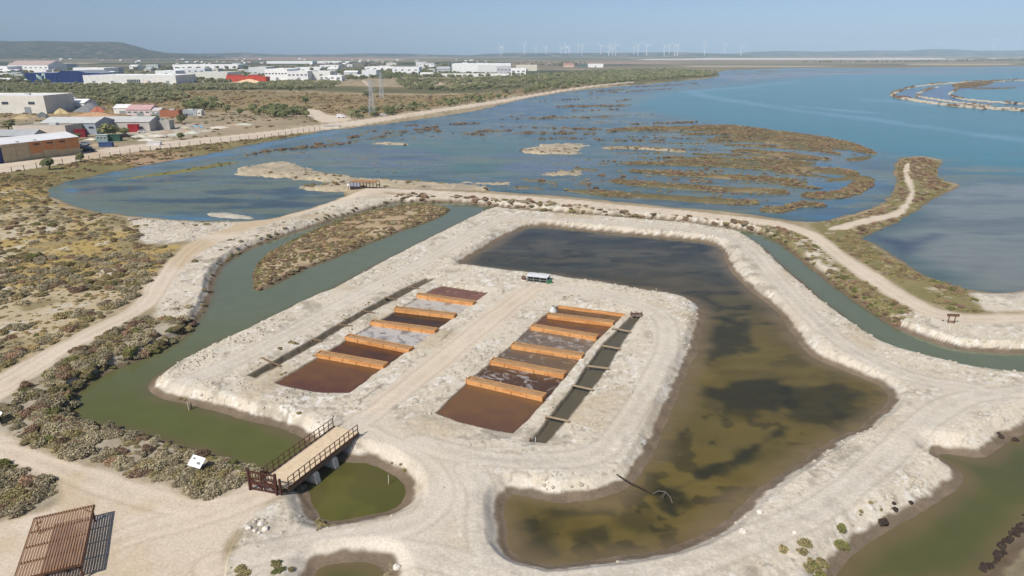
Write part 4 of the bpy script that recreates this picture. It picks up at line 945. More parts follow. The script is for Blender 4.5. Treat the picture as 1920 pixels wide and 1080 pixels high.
for k in range(2):
    x0 = .1 + k * (hf - .03); x1 = x0 + hf - .16
    lf = MB().box(((x0 + x1) / 2, 0, .18), (x1 - x0, .08, .12)).build('leaf', gate_m, gate)
    MB().box(((x0 + x1) / 2, 0, GH - .12), (x1 - x0, .08, .13)).build('rail', gate_m, lf); MB().box(((x0 + x1) / 2, .005, GH * .62), (x1 - x0, .07, .11)).build('rail', gate_m, lf)
    for xx in (x0 + .05, x1 - .05): MB().box((xx, .01, GH / 2), (.11, .08, GH - .22)).build('stile', gate_m, lf)
    MB().beam((x0 + .08, -.03, .24), (x1 - .08, -.03, GH * .6), .05, .12, (0, 1, 0)).build('brace', gate_m, lf)
    MB().beam((x1 - .08, .05, .24), (x0 + .08, .05, GH * .6), .05, .12, (0, 1, 0)).build('brace', gate_m, lf)
    for j in range(1, 4): MB().box((x0 + (x1 - x0) * j / 4, .0, GH * .76), (.06, .05, GH * .26)).build('baluster', gate_m, lf)
    MB().box(((x0 + x1) / 2, -.01, GH * .40), (x1 - x0 - .2, .05, .34)).build('panel', gate_m, lf)

# ---------------------------------------------------------------- pergola at the lower left
zr_ = 2.45
c1, c2, c3, c4 = [Vector(W(*p, zr_)) for p in ((58,972),(169,948),(160,1058),(34,1081))]
lx = ((c2 - c1) + (c3 - c4)) / 2; ly = ((c1 - c4) + (c2 - c3)) / 2
PW, PD = lx.length, ly.length; cen = (c1 + c2 + c3 + c4) / 4
rzp = math.atan2(lx.y, lx.x)
sk = math.atan2(ly.y, ly.x) - rzp - math.pi / 2
gzp = hz(cen.x, cen.y); hp = zr_ - gzp
perg = thing('pergola', (cen.x, cen.y, gzp), 'brown slatted wooden pergola standing on the sandy ground', 'pergola', rz=rzp + sk / 2)
sl_m = mat('brown_slat', A(160,126,98), .8, .16, 1.2, .2, c2=A(136,104,80), stretch=(4, .6, 4)); pf_m = mat('pergola_frame', A(96,68,52), .8, .2, 3)
ns = 22
for k in range(ns):
    x = -PW / 2 + PW * (k + .5) / ns
    MB().box((x, rnd.uniform(-.02, .02), hp), (PW / ns * .60, PD + .05, .05)).build('slat', sl_m, perg)
for j in range(5):
    y = -PD / 2 + PD * j / 4
    MB().box((0, y, hp - .1), (PW + .12, .09, .14)).build('beam', pf_m, perg)
for x in (-PW / 2, PW / 2): MB().box((x, 0, hp - .1), (.09, PD + .06, .15)).build('beam', pf_m, perg)
for x in (-PW / 2 + .15, PW / 2 - .15):
    for y in (-PD / 2 + .2, PD / 2 - .2):
        MB().box((x, y, hp / 2 - .1), (.13, .13, hp - .2)).build('post', pf_m, perg)
        sx = -1 if x > 0 else 1
        MB().beam((x, y, hp - .6), (x + sx * .45, y, hp - .15), .08, .08).build('brace', pf_m, perg)
tb = Vector(W(108, 1075, 1.0)); tz = hz(tb.x, tb.y)
bench = thing('timber_bench', (tb.x, tb.y, tz), 'low timber bench under the near edge of the pergola', 'bench', rz=rzp)
for j in range(3): MB().box((0, -.2 + .2 * j, .42), (1.7, .17, .05)).build('plank', wood_o2, bench)
for s in (-1, 1): MB().box((s * .65, 0, .2), (.1, .5, .4)).build('leg', pf_m, bench)

# ---------------------------------------------------------------- information panels and signs
panel_w = mat('white_panel', A(240,242,242), .35, .03, 2); ink = mat('panel_ink', A(120,128,130), .5, .1, 8); blk = mat('black_steel', A(34,34,34), .6, .1)
def info_panel(px, py, rz, lab):
    g = G(px, py + 12); root = thing('information_panel', g, lab, 'sign', rz=rz)
    tilt = math.radians(38); ct, st = math.cos(tilt), math.sin(tilt)
    def pt(x, y, o): return (x, y * ct - o * st, 1.0 + y * st + o * ct)
    def slab(x0, x1, y0, y1, o0, o1):
        return MB().add([pt(x, y, o) for o in (o0, o1) for x, y in ((x0, y0), (x1, y0), (x1, y1), (x0, y1))], [(3,2,1,0),(4,5,6,7),(0,1,5,4),(1,2,6,5),(2,3,7,6),(3,0,4,7)])
    b = slab(-.75, .75, -.5, .5, 0, .04).build('board', panel_w, root)
    slab(-.52, -.26, .12, .3, .043, .048).build('print_block', ink, b); slab(.12, .52, -.2, .02, .043, .048).build('print_block', ink, b)
    for j in range(3): slab(-.5, -.05, -.3 + .1 * j, -.285 + .1 * j, .043, .046).build('text_line', mat('pale_ink', A(200,204,206)), b)
    for x in (-.55, .55): MB().box((x, .1, .5), (.08, .08, 1.08)).build('post', blk, root)
    MB().box((0, .12, .6), (1.2, .05, .06)).build('crossbar', blk, root)
info_panel(372, 872, math.radians(-24), 'white slanted information panel among the grey bushes near the gate')
info_panel(-3, 783, math.radians(-35), 'white and black information panel cut by the left edge of the picture')
g = G(1784, 607); root = thing('wooden_sign', g, 'small brown wooden sign on two posts beside the track on the right', 'sign', rz=-.12)
sg = mat('sign_brown', A(110,82,62), .8, .2, 4)
for k in range(2): MB().box((0, 0, 1.15 + k * .2), (1.6, .05, .18)).build('plank', sg, root)
for x in (-.45, .35): MB().box((x, .05, .65), (.1, .1, 1.3)).build('post', sg, root)
# ---------------------------------------------------------------- bird watching shelter by the lagoon
ga, gb = Vector(W(657, 352, .9)), Vector(W(706, 354, .9)); d = gb - ga; LS = d.length
root = thing('watching_shelter', (ga.x, ga.y, max(.5, hz(ga.x, ga.y))), 'open timber shelter with a flat brown roof at the bend of the track', 'shelter', rz=math.atan2(d.y, d.x))
rf = mat('roof_boards', A(176,132,92), .85, .2, 2, .2); dkp = mat('dark_posts', A(56,48,44), .85, .15)
MB().box((LS / 2, 1.2, .08), (LS + .4, 2.6, .16)).build('floor', dkp, root)
for i in range(10): MB().box((LS * (i + .5) / 10, 1.2, 2.15), (LS / 10 - .05, 3.0, .07)).build('roof_board', rf, root)
for yy in (.0, 2.3): MB().box((LS / 2, yy, 2.07), (LS, .12, .1)).build('beam', dkp, root)
for i in range(9):
    for yy in (0.0, 2.3): MB().box((LS * i / 8, yy, 1.05), (.12, .12, 2.05)).build('post', dkp, root)
for i in range(3): MB().box((LS * (i + .5) / 8, 0, 1.15), (LS / 8 - .15, .05, 1.3)).build('panel', mat('grey_blue_panel', A(150,154,172), .8), root)
MB().box((LS / 2, 0, .5), (LS, .05, .7)).build('low_screen', dkp, root)
MB().box((-.7, .2, 1.2), (.7, .06, .5)).build('notice_board', panel_w, root); MB().box((-.7, .26, .5), (.08, .08, 1.0)).build('notice_post', dkp, root)
# ---------------------------------------------------------------- stranded branch in the pond, rocks
a = Vector(W(1155, 890, 1.0)); b = Vector(W(1240, 936, .25))
mb = MB(); pts = [a.lerp(b, t / 6) + Vector((rnd.uniform(-.1, .1), rnd.uniform(-.1, .1), 0)) for t in range(7)]; pts[2].z = max(pts[2].z, .8)
for i in range(6): mb.cyl(pts[i] - a, pts[i + 1] - a, .06 - .004 * i, .06 - .004 * (i + 1), 6)
o = mb.build('pole', mat('dark_wood', A(70,56,44)), loc=a); tag(o, 'long dark pole leaning from the bank into the olive pond', 'pole')
b2 = Vector(W(1248, 936, .3)); root = thing('dead_branch', b2, 'bleached dead branch sticking out of the olive pond', 'branch')
bw = mat('grey_driftwood', A(104,96,84), .9)
mb = MB(); pv_ = [Vector((-1.0, .7, -.05)), Vector((-.5, .75, .3)), Vector((.05, .5, .38)), Vector((.4, .0, .2)), Vector((.5, -.4, -.15))]
for i in range(4): mb.cyl(pv_[i], pv_[i + 1], .05, .045, 6)
mb.build('stem', bw, root)
for q in ((.1, .6, .45), (-.1, .2, .2), (-.5, .1, -.1)):
    MB().cyl((.05, .5, .36), (q[0] - .3, q[1] - .5, .0), .03, .015, 5).build('twig', bw, root)
rk = mat('dark_rock', A(70,58,50), .9, .25, 3, .5, c2=A(44,36,32)); rkw = mat('white_rock', A(226,218,206), .95, .08, 3, .4)
def rock(px, py, r, m, lab, grp, seed, cat='rock'):
    g = G(px, py); o = rock_mesh(seed, r).build('rock', m, loc=g + Vector((0, 0, r * .35)), smooth=False); o.rotation_euler = (0, 0, seed * 1.3); tag(o, lab, cat, grp)
for i, (x, y, r, l) in enumerate([(1656, 981, .42, 'largest dark rock on the bank of the olive canal'), (1679, 955, .26, 'dark rock a little above the largest one by the olive canal'), (1708, 943, .2, 'small dark rock above the middle of the olive canal bank'),
        (1676, 943, .18, 'smallest dark stone above the middle of the olive canal bank'), (1877, 820, .28, 'dark rock near the right edge above the canal inlet'), (1872, 813, .18, 'small dark stone beside the rock above the canal inlet'), (1903, 826, .3, 'dark wet rock at the right edge by the water')]):
    rock(x, y, r, rk, l, 'dark rocks on the canal bank', 300 + i)
for i in range(44):
    t = i / 43; x = 1842 + 85 * t + rnd.uniform(-8, 8); y = 1080 - 110 * t + rnd.uniform(-9, 9)
    rock(x, y, rnd.uniform(.1, .2) + .28 * rnd.random() ** 3, rk, 'dark wet rock in the row edging the far right canal bank', 'row of dark rocks at the lower right', 1330 + i)
for i, (x, y, r) in enumerate([(466, 991, .22), (478, 996, .16), (490, 984, .26), (498, 993, .25), (486, 1000, .15)]):
    rock(x, y, r, rkw, 'white chalk boulder in the little heap by the lower track', 'heap of white boulders', 360 + i)
for i, (x, y, r) in enumerate([(744, 1066, .3), (1425, 962, .25), (1393, 998, .28), (1490, 1000, .2)]):
    rock(x, y, r, rkw, ['white block beside the tiny pond at the bottom edge', 'white stone on the right shore of the olive pond', 'larger white stone below the right shore of the olive pond', 'small white stone on the gravel between pond and canal'][i], None, 370 + i)
# ---------------------------------------------------------------- vegetation
def leaf_material(name, a, b, c):
    m = bpy.data.materials.new(name); nt, N, L, P = nodes_of(m)
    oi = N.new('ShaderNodeObjectInfo'); gm = N.new('ShaderNodeNewGeometry')
    nz = N.new('ShaderNodeTexNoise'); nz.inputs['Scale'].default_value = 2.2; nz.inputs['Detail'].default_value = 4; L.new(gm.outputs['Position'], nz.inputs['Vector'])
    ad = N.new('ShaderNodeMath'); ad.operation = 'MULTIPLY_ADD'; ad.inputs[1].default_value = .62; L.new(oi.outputs['Random'], ad.inputs[0])
    nm = N.new('ShaderNodeMath'); nm.operation = 'MULTIPLY_ADD'; nm.inputs[1].default_value = .9; nm.inputs[2].default_value = -.26; L.new(nz.outputs[0], nm.inputs[0]); L.new(nm.outputs[0], ad.inputs[2])
    cr = N.new('ShaderNodeValToRGB'); e = cr.color_ramp.elements; e[0].position = .1; e[0].color = a; e[1].position = .9; e[1].color = c; k = e.new(.5); k.color = b
    L.new(ad.outputs[0], cr.inputs[0]); L.new(cr.outputs[0], P.inputs['Base Color'])
    P.inputs['Roughness'].default_value = .8; P.inputs['Specular IOR Level'].default_value = .15
    return m
LK = 1.75
FAM = {'grey': leaf_material('grey_scrub', A4(112,104,84,LK), A4(140,131,106,LK), A4(160,150,120,LK)), 'olive': leaf_material('olive_scrub', A4(104,97,66,1.6), A4(130,121,82,1.6), A4(152,138,96,1.6)),
       'green': leaf_material('green_scrub', A4(86,96,52,1.35), A4(110,114,62,1.4), A4(134,130,76,1.4)), 'brown': leaf_material('brown_scrub', A4(92,72,60,LK), A4(118,96,78,LK), A4(146,118,94,LK)),
       'straw': leaf_material('dry_grass', A4(172,150,104,1.3), A4(190,168,122,1.3), A4(162,142,104,1.3)), 'tree': leaf_material('tree_leaf', A4(74,84,54,2.2), A4(96,104,66,2.2), A4(118,120,80,2.2)),
       'pale_tree': leaf_material('pale_tree_leaf', A4(94,100,76,2.2), A4(116,118,88,2.2), A4(138,134,100,2.2))}
core_m = mat('light_stop_core', A(112,98,78), .95, .2, 3); bark_m = mat('bark', A(104,88,70), .95, .2, 3, .3)  # core: solid inner lumps added to stop light passing through the foliage
def leaf_blob(seed, lobes, n, leaf, zmin=-.25, core=True, flat=.5):
    R = np.random.default_rng(seed); lobes = np.array(lobes, float)
    vol = lobes[:, 3] * lobes[:, 4] * lobes[:, 5]; k = R.choice(len(lobes), n, p=vol / vol.sum())
    d = R.normal(size=(n, 3)); d /= np.linalg.norm(d, axis=1)[:, None]; d[:, 2] = np.where(d[:, 2] < zmin, -d[:, 2], d[:, 2])
    r = R.uniform(.72, 1.08, n)[:, None]
    c = lobes[k, :3] + d * r * lobes[k, 3:6]
    c[:, 2] = np.maximum(c[:, 2], .02)
    nr_ = d * flat + R.normal(size=(n, 3)) * .55; nr_ /= np.linalg.norm(nr_, axis=1)[:, None]
    t = np.cross(nr_, R.normal(size=(n, 3))); t /= np.linalg.norm(t, axis=1)[:, None]; b = np.cross(nr_, t)
    s = leaf * R.uniform(.55, 1.35, n)[:, None]
    V = np.stack([c - t * s, c - b * s * .55, c + t * s, c + b * s * .55], 1).reshape(-1, 3)
    Qd = np.arange(n * 4).reshape(-1, 4)
    if core:
        vs = []; qs = []; o = len(V)
        for (x, y, z, a, b_, c_) in lobes:
            n1, n2 = 8, 4; base = o + len(vs)
            for i in range(n2 + 1):
                th = math.pi * (.5 + .55 * (i / n2)) - math.pi * .55
                for j in range(n1):
                    ph = 2 * math.pi * j / n1; vs.append((x + .8 * a * math.sin(th + .02) * math.cos(ph), y + .8 * b_ * math.sin(th + .02) * math.sin(ph), max(-.05, z + .8 * c_ * math.cos(th))))
            for i in range(n2):
                for j in range(n1): qs.append((base + i * n1 + j, base + (i + 1) * n1 + j, base + (i + 1) * n1 + (j + 1) % n1, base + i * n1 + (j + 1) % n1))
        V = np.vstack([V, np.array(vs)]); Qd = np.vstack([Qd, np.array(qs)])
    return V, Qd, n
def blob_mesh(name, fam, seed, lobes, n, leaf, **kw):
    V, Qd, nl_ = leaf_blob(seed, lobes, n, leaf, **kw)
    me = quick_mesh(name, V, Qd, FAM[fam], smooth=False); me.materials.append(core_m)
    mi = np.zeros(len(Qd), np.int32); mi[nl_:] = 1; me.polygons.foreach_set('material_index', mi); return me
def shrub_lobes(R):
    L_ = [(0, 0, .12, .62, .62, .45)]
    for k in range(R.integers(4, 7)):
        a = R.uniform(0, 6.28); q = R.uniform(.25, .72); s = R.uniform(.28, .5)
        L_.append((q * math.cos(a), q * math.sin(a), R.uniform(.05, .25), s, s, s * R.uniform(.6, .95)))
    return L_
NV = 4
PROTO = {}
for fi, fam in enumerate(('grey', 'olive', 'green', 'brown', 'straw')):
    PROTO[fam] = []
    for v in range(NV):
        R = np.random.default_rng(900 + fi * 20 + v)
        PROTO[fam].append(blob_mesh('shrub_' + fam, fam, 500 + fi * 10 + v, shrub_lobes(R), 760 if fam != 'straw' else 300, .085 if fam != 'straw' else .13, flat=.45 if fam != 'straw' else .1, core=(fam != 'straw')))
TREEP = {}
def trunk_mesh(seed):
    R = np.random.default_rng(seed); mb = MB(); top = Vector((R.uniform(-.05, .05), R.uniform(-.05, .05), .42))
    mb.cyl((0, 0, -.05), top, .055, .035, 7)
    for k in range(4):
        a = 1.57 * k + R.uniform(0, 1); mb.cyl(top - Vector((0, 0, .05)), top + Vector((.25 * math.cos(a), .25 * math.sin(a), R.uniform(.15, .3))), .026, .012, 5)
    return mb.mesh('trunk', bark_m)
for fi, fam in enumerate(('tree', 'pale_tree')):
    TREEP[fam] = []
    for v in range(NV):
        R = np.random.default_rng(70 + fi * 10 + v); L_ = [(0, 0, .58, .34, .34, .30)]
        for k in range(6):
            a = R.uniform(0, 6.28); q = R.uniform(.16, .36); s = R.uniform(.16, .27); L_.append((q * math.cos(a), q * math.sin(a), R.uniform(.34, .74), s, s, s * R.uniform(.7, 1)))
        TREEP[fam].append((blob_mesh('crown', fam, 40 + fi * 10 + v, L_, 620, .062, zmin=-.9, flat=.5), trunk_mesh(600 + v)))
# combined tree for the woods
lib = bpy.data.collections.new('plant_library')          # prototypes only, not part of the scene
LIBIDX = {}
def lib_add(key, me):
    o = bpy.data.objects.new(f'{len(lib.objects):03d}_{key}', me); lib.objects.link(o); LIBIDX.setdefault(key, []).append(len(lib.objects) - 1)
for fam in PROTO:
    for me in PROTO[fam]: lib_add(fam, me)
for fam in TREEP:
    for cm, tm in TREEP[fam]: lib_add(fam, cm)
ng = bpy.data.node_groups.new('plant_scatter', 'GeometryNodeTree')
ng.interface.new_socket('Geometry', in_out='INPUT', socket_type='NodeSocketGeometry'); ng.interface.new_socket('Geometry', in_out='OUTPUT', socket_type='NodeSocketGeometry')
gi, go = ng.nodes.new('NodeGroupInput'), ng.nodes.new('NodeGroupOutput')
iop = ng.nodes.new('GeometryNodeInstanceOnPoints'); ci_ = ng.nodes.new('GeometryNodeCollectionInfo'); ci_.inputs['Collection'].default_value = lib
ci_.inputs['Separate Children'].default_value = True; ci_.inputs['Reset Children'].default_value = True
def nattr(nm, ty):
    a = ng.nodes.new('GeometryNodeInputNamedAttribute'); a.data_type = ty; a.inputs['Name'].default_value = nm; return a.outputs['Attribute']
iop.inputs['Pick Instance'].default_value = True
cx_ = ng.nodes.new('ShaderNodeCombineXYZ'); er = ng.nodes.new('FunctionNodeEulerToRotation')
ng.links.new(nattr('rot', 'FLOAT'), cx_.inputs['Z']); ng.links.new(cx_.outputs[0], er.inputs[0]); ng.links.new(er.outputs[0], iop.inputs['Rotation'])
ng.links.new(nattr('scl', 'FLOAT_VECTOR'), iop.inputs['Scale']); ng.links.new(nattr('idx', 'INT'), iop.inputs['Instance Index'])
ng.links.new(gi.outputs[0], iop.inputs['Points']); ng.links.new(ci_.outputs[0], iop.inputs['Instance']); ng.links.new(iop.outputs[0], go.inputs[0])
def scatter(name, P, rot, scl, idx, label):
    me = bpy.data.meshes.new(name); n = len(P); me.vertices.add(n); me.vertices.foreach_set('co', P.astype(np.float32).ravel())
    a = me.attributes.new('rot', 'FLOAT', 'POINT'); a.data.foreach_set('value', rot.astype(np.float32))
    a = me.attributes.new('scl', 'FLOAT_VECTOR', 'POINT'); a.data.foreach_set('vector', scl.astype(np.float32).ravel())
    a = me.attributes.new('idx', 'INT', 'POINT'); a.data.foreach_set('value', idx.astype(np.int32))
    o = bpy.data.objects.new(name, me); link(o); tag(o, label, kind='stuff'); md = o.modifiers.new('scatter', 'NODES'); md.node_group = ng; return o

REC = []          # x, y, radius, height factor, family, zone
def sow(poly, dens, rr, fams, zone, clump=None, hf=(.7, 1.1), keep=None, tall=False):
    """random plants in a world outline"""
    x0, y0 = poly.min(0); x1, y1 = poly.max(0); n = int((x1 - x0) * (y1 - y0) * dens)
    n = min(n, 90000)
    if n < 1: return
    x = rng.uniform(x0, x1, n); y = rng.uniform(y0, y1, n)
    d = sdf(poly, x, y, 1); ok = d < -.1
    x, y, d = x[ok], y[ok], d[ok]
    if clump:
        f = fbm(x, y, clump[0], 3, clump[2] if len(clump) > 2 else 311); ok = f > clump[1]; x, y, d = x[ok], y[ok], d[ok]
    if keep is not None: ok = keep(x, y, d); x, y, d = x[ok], y[ok], d[ok]
    r = rr[0] + (rr[1] - rr[0]) * rng.uniform(0, 1, len(x)) ** 1.8
    fn = list(fams); w = np.array([fams[k] for k in fn], float); fi = rng.choice(len(fn), len(x), p=w / w.sum())
    hfv = rng.uniform(hf[0], hf[1], len(x))
    for i in range(len(x)): REC.append((x[i], y[i], r[i], hfv[i], fn[fi[i]], zone))
Z = VEW
sow(Z['field'], .75, (.35, 1.4), {'grey': 6, 'olive': 2.4, 'brown': 1.6, 'green': .2}, 'field', (7., -.3), keep=lambda x, y, d: y < 120)
sow(Z['field'], .34, (.3, 1.05), {'grey': 4, 'olive': 3, 'brown': 2, 'green': .5}, 'field', (9., -.3), keep=lambda x, y, d: y >= 120)
sow(Z['field'], .9, (.15, .5), {'straw': 5, 'olive': 3, 'grey': 2}, 'field', (5., -.3, 60))
sow(Z['field'], .5, (.3, .75), {'straw': 6, 'olive': 2}, 'field', (14., .0, 59))
sow(Z['bank_west'], .8, (.15, .4), {'olive': 3, 'grey': 3, 'straw': 1}, 'bank_west', (4., -.2, 61))
sow(Z['bank_west'], 2.1, (.35, 1.15), {'grey': 6, 'olive': 2.4, 'brown': 1.6, 'green': .5}, 'bank_west', (7., -.3, 317), hf=(.8, 1.2))
sow(Z['bank_west'], .8, (.3, .7), {'olive': 3, 'green': 1.4, 'brown': 1}, 'bank_west', keep=lambda x, y, d: sdf(WATERS[0][1], x, y, 6) < 1.9)
sow(Z['clump_sw'], 2.2, (.4, 1.2), {'grey': 4, 'olive': 3, 'green': 1, 'brown': 1}, 'clump_sw', (4., -.9))
sow(Z['pond_side'], 1.6, (.25, .7), {'grey': 3, 'olive': 3, 'brown': 1}, 'pond_side', (3., -.1))
sow(Z['isle'], 3.6, (.25, .65), {'olive': 3, 'brown': 3.4, 'grey': 1.5, 'straw': .8}, 'isle', (4., -.4))
sow(Z['isle'], 3.6, (.25, .55), {'green': 3, 'olive': 2}, 'isle', keep=lambda x, y, d: d > -1.6)
sow(Z['bank_east'], 2.2, (.3, .75), {'olive': 5, 'brown': 2, 'green': 1.2, 'grey': 1}, 'bank_east', (5., -.25))
sow(Z['bay_side'], 1.9, (.3, .8), {'olive': 5, 'brown': 2, 'green': 1, 'grey': 1}, 'bay_side', (6., -.25))
sow(Z['spit'], 1.2, (.35, 1.1), {'brown': 5, 'grey': 3, 'olive': 1}, 'spit', (8., -.3), keep=lambda x, y, d: d < -1.2)
sow(Z['spit'], .8, (.3, .6), {'olive': 3, 'green': 2}, 'spit', keep=lambda x, y, d: d > -2.5)
sow(Z['bank_north'], .9, (.3, .7), {'olive': 4, 'green': 2, 'brown': 1}, 'bank_north')
sow(GRW[2], .5, (.35, 1.2), {'brown': 4, 'grey': 2, 'olive': 2}, 'bank_north')
sow(GRW[1], .12, (.2, .8), {'grey': 4, 'olive': 2}, 'bank_mid', (5., .1))
sow(GRW[1], .9, (.25, .7), {'olive': 3, 'grey': 3, 'brown': 1}, 'bank_mid', keep=lambda x, y, d: sdf(WATERS[0][1], x, y, 6) < 1.6)
sow(GRW[3], .25, (.3, .8), {'grey': 2, 'olive': 3, 'brown': 1}, 'bank_east')
sow(GRW[4], .08, (.25, .7), {'olive': 3, 'brown': 1}, 'bank_east', (6., .0))
sow(Z['fence_side'], .6, (.35, 1.0), {'olive': 5, 'brown': 3, 'straw': 1.5, 'green': .7}, 'fence_side', (8., -.2))
for p, h, k in ISW:
    c = p.mean(0); D_ = np.hypot(*c)
    if k == 'row': sow(p, 1.3 if D_ < 420 else .6, (.35, .9), {'brown': 6, 'olive': 4, 'grey': 1}, 'marsh', (9., -.2), hf=(.6, 1.0))
    elif k == 'tuft': sow(p, .35 if D_ < 420 else .12, (.5, 1.3), {'tuftdark': 1}, 'marsh', (9., -.15), hf=(.7, 1.1))
    elif k == 'mix': sow(p, .15, (.5, 1.0), {'brown': 2, 'olive': 2}, 'marsh')
    elif k == 'green': sow(p, .25, (.4, .8), {'olive': 3, 'green': 2}, 'marsh', (8., -.1))
    elif k == 'sand': sow(p, .12, (.35, .9), {'olive': 2, 'brown': 2}, 'marsh', (14., .1))
    elif k == 'rib': sow(p, .5, (.3, .75), {'tuftdark': 3, 'olive': 3}, 'marsh', (10., -.15), hf=(.6, 1.0))
    elif k == 'mud': sow(p, .06, (.3, .7), {'tuftdark': 1, 'olive': 2}, 'shallow', (10., .0), hf=(.4, .8))
    elif k == 'dyke': sow(p, .10, (.8, 2.2), {'tuftdark': 3, 'olive': 1}, 'marsh', (40., -.3), keep=lambda x, y, d: d > -3.5)
MARSH = Wp([(1120,244),(1360,236),(1560,262),(1640,290),(1560,300),(1600,345),(1540,372),(1440,384),(1300,376),(1100,360),(1060,340),(1150,300),(1110,262)])
sow(MARSH, .035, (.4, 1.0), {'olive': 3, 'tuftdark': 3, 'grey': 1}, 'shallow', (12., .05), hf=(.4, .8))
sow(Wp([(480,288),(640,252),(760,236),(960,222),(1180,196),(1180,240),(1100,258),(960,256),(760,262),(560,284)]), .012, (.4, 1.1), {'tuftdark': 3, 'olive': 2}, 'shallow', (14., .1), hf=(.4, .8))
sow(Wp([(130,352),(300,328),(440,306),(560,300),(430,335),(250,385),(150,378)]), .03, (.25, .6), {'olive': 3, 'brown': 1}, 'shallow', (8., .2), hf=(.3, .5))
# tufts on the embankment
def spot(px, py, r, fam, zone, n=1, sp=.5):
    x, y, _ = W(px, py, 1.1)
    for k in range(n): REC.append((x + rng.normal() * sp * (n > 1), y + rng.normal() * sp * (n > 1), r * rng.uniform(.7, 1.2), rng.uniform(.7, 1.1), fam, zone))
for a in [(1583,998,.7,'green',5,.5),(1525,1052,.7,'olive',5,.6),(1490,1040,.6,'olive',4,.8),(1535,1065,.6,'green',3,.4),(1510,1030,.35,'olive',2,.4),(1640,950,.3,'olive',3,.6),(1620,962,.25,'olive',2,.5),
          (388,762,.45,'olive',2,.3),(410,772,.4,'green',2,.3),(440,777,.4,'olive',2,.3),(475,783,.5,'olive',4,.8),(507,790,.5,'green',3,.4),(538,797,.45,'olive',2,.3),(560,775,.3,'olive',1,.2),(345,735,.3,'olive',2,.3),
          (525,655,.3,'olive',2,.2),(550,645,.35,'olive',3,.5),(530,665,.35,'green',2,.3),(588,665,.3,'olive',1,.2),(533,697,.3,'olive',2,.3),(772,528,.25,'olive',2,.4),(762,525,.25,'olive',2,.6),(793,515,.25,'olive',1,.2),(646,597,.22,'olive',1,.2),(692,570,.22,'olive',2,.4),(1060,557,.35,'grey',4,.9),(1480,640,.3,'grey',2,.4),(715,857,.3,'olive',2,.5),(752,862,.3,'olive',2,.4),
          (640,850,.5,'grey',5,.6),(600,985,.3,'grey',3,.6),(520,1068,.5,'green',3,.4),(450,1075,.5,'olive',3,.4),(545,1070,.4,'olive',2,.4),(735,1060,.35,'grey',3,.5),(1350,895,.3,'grey',1,.2)]:
    spot(a[0], a[1], a[2], a[3], 'embankment', a[4], a[5])
for k in range(60): spot(rnd.uniform(600, 730), rnd.uniform(1050, 1066), .22, rnd.choice(['brown', 'grey']), 'embankment')
for px, py, r, fam in [(68,420,1.6,'green'),(255,425,1.1,'green'),(215,260,.1,'green'),(40,327,1.6,'green'),(93,315,1.9,'tree'),(152,302,1.7,'tree'),(1785,604,.4,'brown'),(35,660,1.4,'brown'),(205,645,1.0,'grey')]:
    if fam == 'green' or fam in ('brown', 'grey'): spot(px, py, r, fam, 'field')
for poly_ in ([(165,797),(210,802),(260,812),(345,838),(385,850),(420,858),(400,864),(350,858),(300,846),(250,840),(215,832),(170,815)], [(185,843),(230,846),(300,848),(352,858),(352,888),(312,904),(270,904),(220,890),(185,872)],
              [(395,850),(430,860),(466,880),(462,897),(432,905),(415,935),(372,946),(336,940),(330,915),(345,893),(385,880)], [(95,835),(130,828),(160,840),(155,862),(115,858)], [(-40,760),(30,768),(50,785),(35,812),(0,806),(-40,800)], [(70,792),(120,785),(165,800),(170,822),(120,825),(80,812)], [(140,765),(150,745),(185,715),(215,705),(215,718),(180,735),(160,770),(165,795),(145,788)]):
    sow(Wp(poly_, .8), 2.6, (.35, 1.0), {'grey': 7, 'olive': 2, 'brown': 1.2, 'green': .2}, 'bank_west', (5., -.75), hf=(.8, 1.2))
# dry plain beyond the road
sow(FAW[2][0], .014, (.8, 2.4), {'tuftdark': 4, 'olive': 3, 'straw': 1}, 'plain', (40., -.2))
sow(FAW[2][0], .06, (.5, 1.4), {'olive': 3, 'brown': 2, 'straw': 3}, 'plain', (30., -.4))
sow(FAW[0][0], .03, (.5, 1.6), {'olive': 3, 'tuftdark': 2}, 'plain', (16., -.1))
REC_ = REC
TREES = []        # x, y, height, family, zone
def plant(poly, dens, hh, fams, zone, clump=None, lim=9000):
    x0, y0 = poly.min(0); x1, y1 = poly.max(0); n = min(lim, int((x1 - x0) * (y1 - y0) * dens)); x = rng.uniform(x0, x1, n); y = rng.uniform(y0, y1, n)
    ok = sdf(poly, x, y, 1) < 0; x, y = x[ok], y[ok]
    if clump: f = fbm(x, y, clump[0], 3, 331); ok = f > clump[1]; x, y = x[ok], y[ok]
    fn = list(fams); w = np.array([fams[k] for k in fn], float); fi = rng.choice(len(fn), len(x), p=w / w.sum()); h = rng.uniform(hh[0], hh[1], len(x))
    for i in range(len(x)): TREES.append((x[i], y[i], h[i], fn[fi[i]], zone))
plant(Wp([(-300,158),(0,160),(160,160),(340,160),(480,158),(560,152),(640,155),(620,166),(480,168),(330,170),(360,186),(300,194),(180,198),(90,188),(-300,184)], 1), .032, (2.2, 4.8), {'tree': 2, 'pale_tree': 5}, 'wood', (30., -.7))
plant(Wp([(640,226),(700,222),(760,214),(830,202),(900,192),(1000,175),(1060,166),(1130,158),(1200,152),(1330,144),(1345,138),(1300,134),(1200,138),(1130,146),(1040,158),(960,172),(880,184),(790,198),(720,205),(650,214)], 1), .024, (2.4, 4.6), {'tree': 4, 'pale_tree': 2}, 'shore', (30., -.5))
plant(Wp([(740,150),(860,150),(1000,142),(1120,132),(1250,130),(1345,135),(1330,143),(1160,151),(1040,160),(940,166),(860,172),(760,168)], 1), .018, (2.4, 5.2), {'tree': 3, 'pale_tree': 3}, 'wood_mid', (40., -.6))
